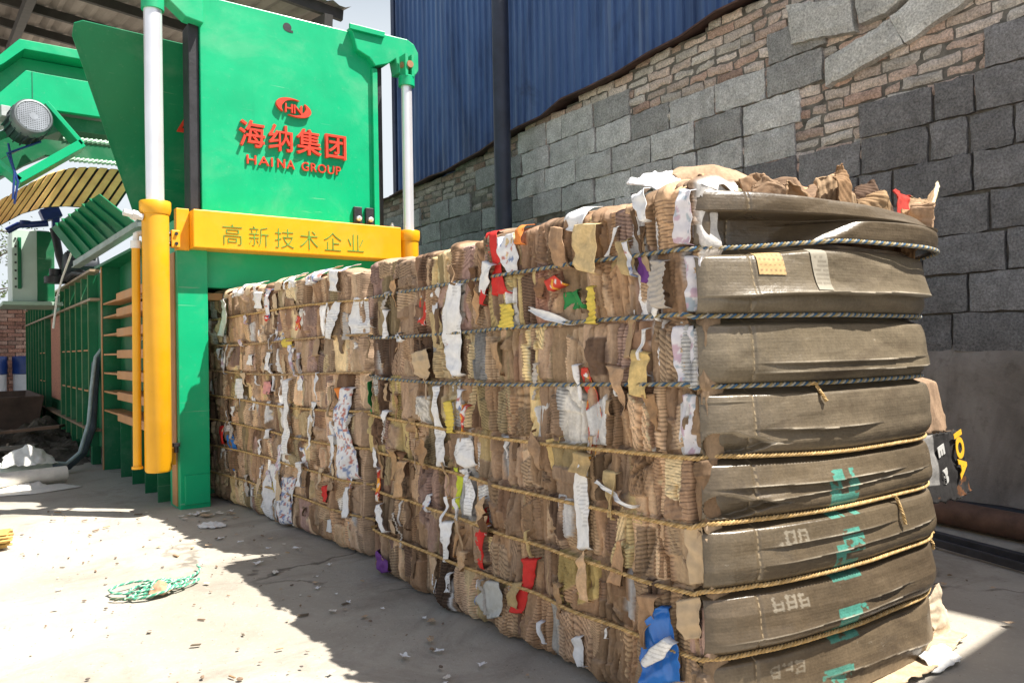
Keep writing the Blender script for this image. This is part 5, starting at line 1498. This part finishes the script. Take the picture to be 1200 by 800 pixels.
def box_text(body, cx, cz, size, mat, y):
    cu = bpy.data.curves.new('print','FONT'); cu.body = body; cu.size = size; cu.extrude = .0008; cu.offset = .004; cu.align_x = 'CENTER'; cu.align_y = 'CENTER'
    ob = bpy.data.objects.new('tmp',cu); COL.objects.link(ob); bpy.context.view_layer.update()
    me = bpy.data.meshes.new_from_object(ob.evaluated_get(bpy.context.evaluated_depsgraph_get()))
    bpy.data.objects.remove(ob); bpy.data.curves.remove(cu)
    M_ = Matrix.Translation(BL_((cx,y,cz))) @ Matrix.Rotation(R(4),4,'Z') @ Matrix.Rotation(R(86),4,'X') @ Matrix.Rotation(R(-80),4,'Z')
    me.transform(M_); me.materials.clear(); me.name = 'print'
    return link_mesh('print', me, mat, bx)
box_text('IOA', 2.583, .505, .082, YEL, 1.1215)
box_text('E', 2.46, .525, .062, WHP, 1.1245)
box_text('B8', 2.475, .445, .040, WHP, 1.1190)
for i, (x,z0,z1,c_) in enumerate(((.965,.79,.88,(.5,.45,.38)),(.975,.20,.29,(.62,.54,.44)),(.965,.07,.18,(.60,.52,.42)))):
    loft('corner_scrap', [[(x-.02,.02,z0),(x+.03,.0,z0+.01),(x+.06,.05,z0)],[(x-.03,.02,z1),(x+.015,.0,z1-.01),(x+.04,.05,z1)]], BOARD, bale, 30,30,.002,.003,40+i,c_,local=True,flute=.002)
# board laid under the near bale and flaps at its foot
tag(loft('cardboard_sheet', [[(1.45,1.08,.012),(1.75,.985,.014),(2.08,.965,.016),(2.36,1.02,.02)],[(1.45,1.3,.010),(1.8,1.3,.010),(2.15,1.3,.012),(2.38,1.3,.012)]], BOARD, None, 90,30,.003,.004,51,(.50,.38,.25)), 'flat tan sheet of board sticking out under the end of the near bale', 'cardboard')
tag(loft('paper_flap', [[(2.05,.965,.012),(2.13,.945,.020),(2.21,.965,.012)],[(2.07,1.02,.035),(2.14,1.0,.050),(2.22,1.0,.03)]], PAPER, None, 40,24,.003,.006,53,(.78,.76,.72)), 'curled white paper flap on the ground at the right end of the bale', 'paper')
tag(loft('cardboard_flap', [[(2.28,1.08,.01),(2.35,1.06,.01),(2.41,1.09,.01)],[(2.28,1.10,.10),(2.34,1.09,.15),(2.39,1.12,.12)]], BOARD, None, 40,40,.003,.006,55,(.58,.47,.34)), 'pale torn flap standing against the right foot of the bale', 'cardboard')
# ------------------------------------------------------------------ along the foot of the wall
RUST = simple('rusty_pipe', (.15,.085,.06), .75, .2, .4, 9, .4)
o = MB(); o.tube([(3.98,2.9,.062),(3.78,1.75,.06),(3.62,1.0,.06),(3.50,.3,.06)], .058, 18); tag(build('steel_pipe', o, RUST, smooth=True), 'rusty brown steel pipe lying on the ground near the wall', 'pipe')
for i, (dx, lb) in enumerate(((.0,'dark flat steel bar on the ground beside the rusty pipe'),(-.10,'thin dark steel bar lying farthest from the wall'))):
    o = MB(); o.beam((3.56+dx,1.95,.02),(3.24+dx*1.3,.9,.02), .035 if i == 0 else .018, .03); tag(build('steel_bar', o, DARKST, bevel=.002), lb, 'bar', 'bars on the ground by the wall')
o = MB(); o.tube([(4.14,3.2,.03),(4.06,2.2,.03),(4.10,1.6,.035),(3.98,1.0,.03),(4.0,.2,.03)], .028, 10); tag(build('black_hose', o, BLACK, smooth=True), 'black hose lying along the foot of the wall', 'hose')
# ------------------------------------------------------------------ left foreground
rg = random.Random(31)
heap = thing('rope_heap', 'tangle of green and white rope lying on the sunlit ground', 'rope', (.62, 3.08, 0))
GRN = [(.08,.30,.20),(.45,.55,.45),(.10,.36,.24)]
pts = []
for i in range(92):
    a_ = i*.55; r_ = .042+.034*math.sin(i*.37)
    cxr = .545+.15*(i/92)+.02*math.sin(i*.9); pts.append((cxr+r_*math.cos(a_), 3.04+.035*math.sin(i*.23)+r_*.9*math.sin(a_), .010+.009*(1+math.sin(i*.61))*.9))
pts += [(.70,3.10,.012),(.74,3.11,.01),(.78,3.15,.01),(.805,3.20,.012),(.80,3.235,.02)]
HEAPR = twisted_rope('rope_coil', [tuple(np.array(p)-np.array((.62,3.08,0))) for p in pts], .0050, GRN, heap, .03)
twisted_rope('loose_end', [tuple(np.array(p)-np.array((.62,3.08,0))) for p in ((.62,3.0,.01),(.58,2.95,.008),(.52,2.965,.008),(.47,3.0,.01),(.455,3.02,.008))], .005, [(.10,.14,.09),(.2,.22,.15),(.08,.12,.07)], heap, .03)
twisted_rope('loose_end', [tuple(np.array(p)-np.array((.62,3.08,0))) for p in ((.66,3.02,.012),(.60,2.985,.012),(.54,3.0,.01),(.49,2.975,.01))], .005, GRN, heap, .03)
tag(loft('dry_leaf', [[(.575,2.955,.008),(.61,2.945,.012),(.65,2.965,.008)],[(.575,3.00,.012),(.615,3.01,.045),(.645,3.0,.015)]], BOARD, None, 24,18,.003,.007,61,(.45,.27,.17)), 'curled brown leaf of board beside the green rope tangle', 'scrap')
o = MB()
for i in range(44):
    a_ = rg.uniform(0,6.28); r_ = .042*math.sqrt(rg.random()); y_ = 4.15+r_*math.cos(a_); z_ = .045+r_*math.sin(a_)*.95
    o.tube([(-.35,y_+rg.uniform(-.01,.01),z_),(.228+rg.uniform(-.02,.012),y_+.02,z_)], rg.uniform(.004,.0065), 6)
o.tube([(.155,4.165+.047*math.cos(t_),.047+.047*math.sin(t_)) for t_ in np.linspace(0,6.28,20)], .005, 6)
tag(build('stick_bundle', o, simple('straw',(.55,.36,.11),.8,0,.35,30,.2), smooth=True), 'bundle of yellow sticks lying at the left edge of the ground', 'sticks')
# chips and pebbles: individuals sharing a few shapes
chipm = []
for i in range(5):
    bm = bmesh.new(); bmesh.ops.create_icosphere(bm, subdivisions=2, radius=1)
    for v in bm.verts:
        n_ = 1+.35*float(vn(v.co.x*1.7+i*9, v.co.y*1.7+v.co.z, i)); v.co = Vector((v.co.x*n_, v.co.y*n_*.7, v.co.z*n_*.45))
    me = bpy.data.meshes.new('pebble'); bm.to_mesh(me); bm.free(); chipm.append(me)
    me.materials.append(simple('pebble_%s' % 'abcde'[i], [(.16,.12,.09),(.30,.25,.20),(.11,.09,.08),(.36,.31,.26),(.22,.15,.10)][i], .9, 0, .3, 30, .3))
splm = []
for i in range(4):
    mb = MB(); mb.obox((0,0,.004),(.5,.05*i-.07,0),(.02,.10+.03*i,0),(0,0,.06)); me = bpy.data.meshes.new('splinter'); me.from_pydata([tuple(p) for p in mb.v],[],mb.f)
    me.materials.append(simple('splinter_%s' % 'abcd'[i], [(.30,.19,.10),(.20,.13,.08),(.42,.30,.18),(.12,.09,.06)][i], .85, 0, .3, 20, .2)); splm.append(me)
papm = []
for i in range(3):
    n_=7; a = np.linspace(-1,1,n_); A,B = np.meshgrid(a,a,indexing='ij'); Zp = .35+.35*fbm(A*1.3+i*5,B*1.3,i,2)
    V = np.stack([A*(1+.2*vn(B*2,A*0,i)),B*.7*(1+.3*vn(A*2,B*0,i+4)),Zp],-1).reshape(-1,3)
    me = bpy.data.meshes.new('paper_bit'); me.from_pydata([tuple(v) for v in V],[],[tuple(f) for f in grid_faces(n_,n_)]); me.materials.append(simple('paper_bit_%s' % 'abc'[i], [(.72,.72,.72),(.62,.58,.52),(.45,.33,.22)][i], .8, 0, .1, 20, 0)); papm.append(me)
def scatter(name, meshes, n, area, smin, smax, label, cat, group, zoff=0.0):
    for i in range(n):
        x = rg.uniform(area[0],area[1]); y = rg.uniform(area[2],area[3])
        if x > 1.25 and y > 1.0 and x < 2.6: continue
        if x > .95 and y > 4.4: continue
        o = bpy.data.objects.new(name, rg.choice(meshes)); COL.objects.link(o); s_ = rg.uniform(smin,smax)*rg.uniform(.6,1)
        o.location = (x,y,.003+zoff*s_); o.rotation_euler = (0,0,rg.uniform(0,6.28)); o.scale = (s_,s_,s_*rg.uniform(.7,1.1)); tag(o,label,cat,group)
scatter('pebble', chipm, 190, (-.2,1.3,1.7,5.0), .003,.010, 'small dark pebble lying on the yard floor', 'pebble', 'pebbles on the yard floor', .1)
scatter('pebble', chipm, 40, (2.4,4.0,.7,2.6), .004,.012, 'small dark pebble lying on the yard floor', 'pebble', 'pebbles on the yard floor', .1)
scatter('splinter', splm, 60, (-.2,1.3,1.8,5.0), .012,.045, 'thin brown wood splinter on the yard floor', 'splinter', 'splinters on the yard floor')
scatter('splinter', splm, 16, (2.4,3.6,.8,1.8), .015,.05, 'thin brown wood splinter on the yard floor', 'splinter', 'splinters on the yard floor')
def bits(n, x0,x1,y0,y1,a,b):
    scatter('paper_bit', papm, n, (x0,x1,y0,y1), a, b, 'small scrap of paper fallen on the yard floor', 'paper', 'paper bits on the yard floor')
bits(30, 1.0,1.30,1.5,4.4,.006,.020); bits(16, .75,1.25,1.9,4.6,.008,.02); bits(14, .98,1.24,4.2,4.4,.015,.035); bits(8,.0,1.0,2.2,4.6,.005,.012); bits(6,2.5,3.2,.8,1.5,.01,.02)
tag(loft('paper_scrap', [[(1.00,3.98,.006),(1.06,3.93,.012),(1.12,3.94,.006)],[(1.00,4.03,.02),(1.07,4.0,.035),(1.13,3.98,.01)]], PAPER, None, 24,16,.004,.008,71,(.66,.65,.63)), 'crumpled grey-white paper in the shade beside the far bale', 'paper')
# ------------------------------------------------------------------ by the rear body, left
o = MB(); o.tube([(1.04,6.72,.95),(.93,6.66,.80),(.905,6.62,.55),(.885,6.58,.32),(.82,6.55,.14),(.72,6.53,.055),(.60,6.56,.045),(.45,6.62,.045)], .032, 12)
tag(build('hydraulic_hose', o, simple('grey_hose',(.05,.075,.095),.55,0,.3,14,.3), smooth=True), 'thick dark grey hose curving from the machine down to the ground', 'hose')
o = MB(); o.tube([(1.03,6.68,1.0),(.92,6.62,.85),(.885,6.57,.62),(.855,6.52,.36),(.79,6.48,.15),(.70,6.45,.08),(.60,6.44,.10)], .014, 10)
tag(build('hydraulic_hose', o, simple('pale_hose',(.28,.36,.36),.5,0,.3,14,.2), smooth=True), 'thin pale hose running beside the thick grey hose', 'hose')
for i, (p, q, r_, c_, lb) in enumerate((((.66,6.10,.06),(-.1,5.95,.06),.05,(.70,.66,.58),'pale rolled paper tube on the ground by the hose'),((.60,6.42,.06),(-.1,6.35,.10),.055,(.62,.70,.66),'greenish white tube lying behind the paper tube'))):
    o = MB(); o.tube([p,q],r_,16); tag(build('paper_tube', o, simple('tube_paper_%s' % 'ab'[i], c_, .7, 0, .15, 12, .1), smooth=True), lb, 'tube', 'tubes on the ground by the hose')
tag(loft('plastic_sheet', [[(.20,5.75,.008),(.45,5.68,.012),(.72,5.78,.008)],[(.15,6.0,.03),(.42,6.0,.06),(.62,6.02,.02)]], PLASTIC, None, 50,30,.004,.010,81,(.74,.72,.68)), 'crumpled white plastic sheet in front of the tubes', 'plastic sheet')
tag(loft('plastic_sheet', [[(.30,6.28,.10),(.48,6.2,.12),(.63,6.3,.10)],[(.32,6.45,.16),(.46,6.42,.24),(.60,6.45,.14)]], PLASTIC, None, 40,30,.004,.012,83,(.70,.70,.66)), 'small white plastic sheet draped over the tubes', 'plastic sheet')
o = MB(); o.lathe((.10,5.80,0),(0,0,1),[(.12,0),(.13,.02),(.14,.19),(.145,.20),(.13,.20),(.12,.05)],24)
tag(build('plastic_pail', o, simple('blue_pail',(.02,.09,.42),.4), smooth=True), 'blue plastic pail at the left edge beside the white sheet', 'pail')
o = MB(); o.slab([(-1.6,9.4,.0),(.74,9.4,.0),(.82,9.35,.46),(-1.7,9.35,.46)],.04); o.slab([(.74,9.4,0),(.74,11,0),(.82,11.05,.46),(.82,9.35,.46)],-.04); o.slab([(-1.6,9.4,.02),(.74,9.4,.02),(.74,11,.02),(-1.6,11,.02)],.03); o.slab([(-1.6,11,0),(.74,11,0),(.82,11.05,.46),(-1.7,11.05,.46)],-.04)
tag(build('steel_trough', o, simple('brown_rust',(.085,.055,.042),.8,0,.4,6,.4), bevel=.006), 'rusty brown steel trough on the ground beside the rear body', 'trough')
gxx = np.linspace(-.8,.95,70); gyy = np.linspace(6.75,9.2,80); XX,YY = np.meshgrid(gxx,gyy,indexing='ij')
hh = .20*np.exp(-((XX-.75)/.35)**2-((YY-8.6)/.6)**2) + .12*np.exp(-((XX-.1)/.5)**2-((YY-8.7)/.4)**2) + .05*np.exp(-((XX-.5)/.6)**2-((YY-7.6)/.5)**2)
hh = hh*(1+.8*fbm(XX*5,YY*5,3,4)) + .035*np.maximum(fbm(XX*9,YY*9,8,3),0)*sst(.0,.06,hh) - .012
hm = mat_attr('spoil', .95, .3, .6, None, 40, .1)
o = arr_mesh('rubble_heap', np.stack([XX,YY,hh],-1).reshape(-1,3), grid_faces(70,80), hm, None, (np.array((.10,.085,.072))*(1+.5*vn(XX*12,YY*12,4))[...,None]).reshape(-1,3), smooth=False)
tag(o, 'low dark heap of rubble and dirt along the rear body', 'rubble', kind='stuff')
for i, (p, q, lb) in enumerate((((-.4,8.05,.06),(.62,7.75,.10),'long grey plank lying over the dark rubble'),((.15,8.5,.16),(.86,8.2,.22),'short brown plank on top of the rubble'))):
    o = MB(); o.beam(p,q,.16,.025); tag(build('plank', o, simple('plank_%s' % 'ab'[i], [(.16,.14,.12),(.15,.09,.06)][i], .85, 0, .3, 6, .3), bevel=.003), lb, 'plank', 'planks on the rubble')
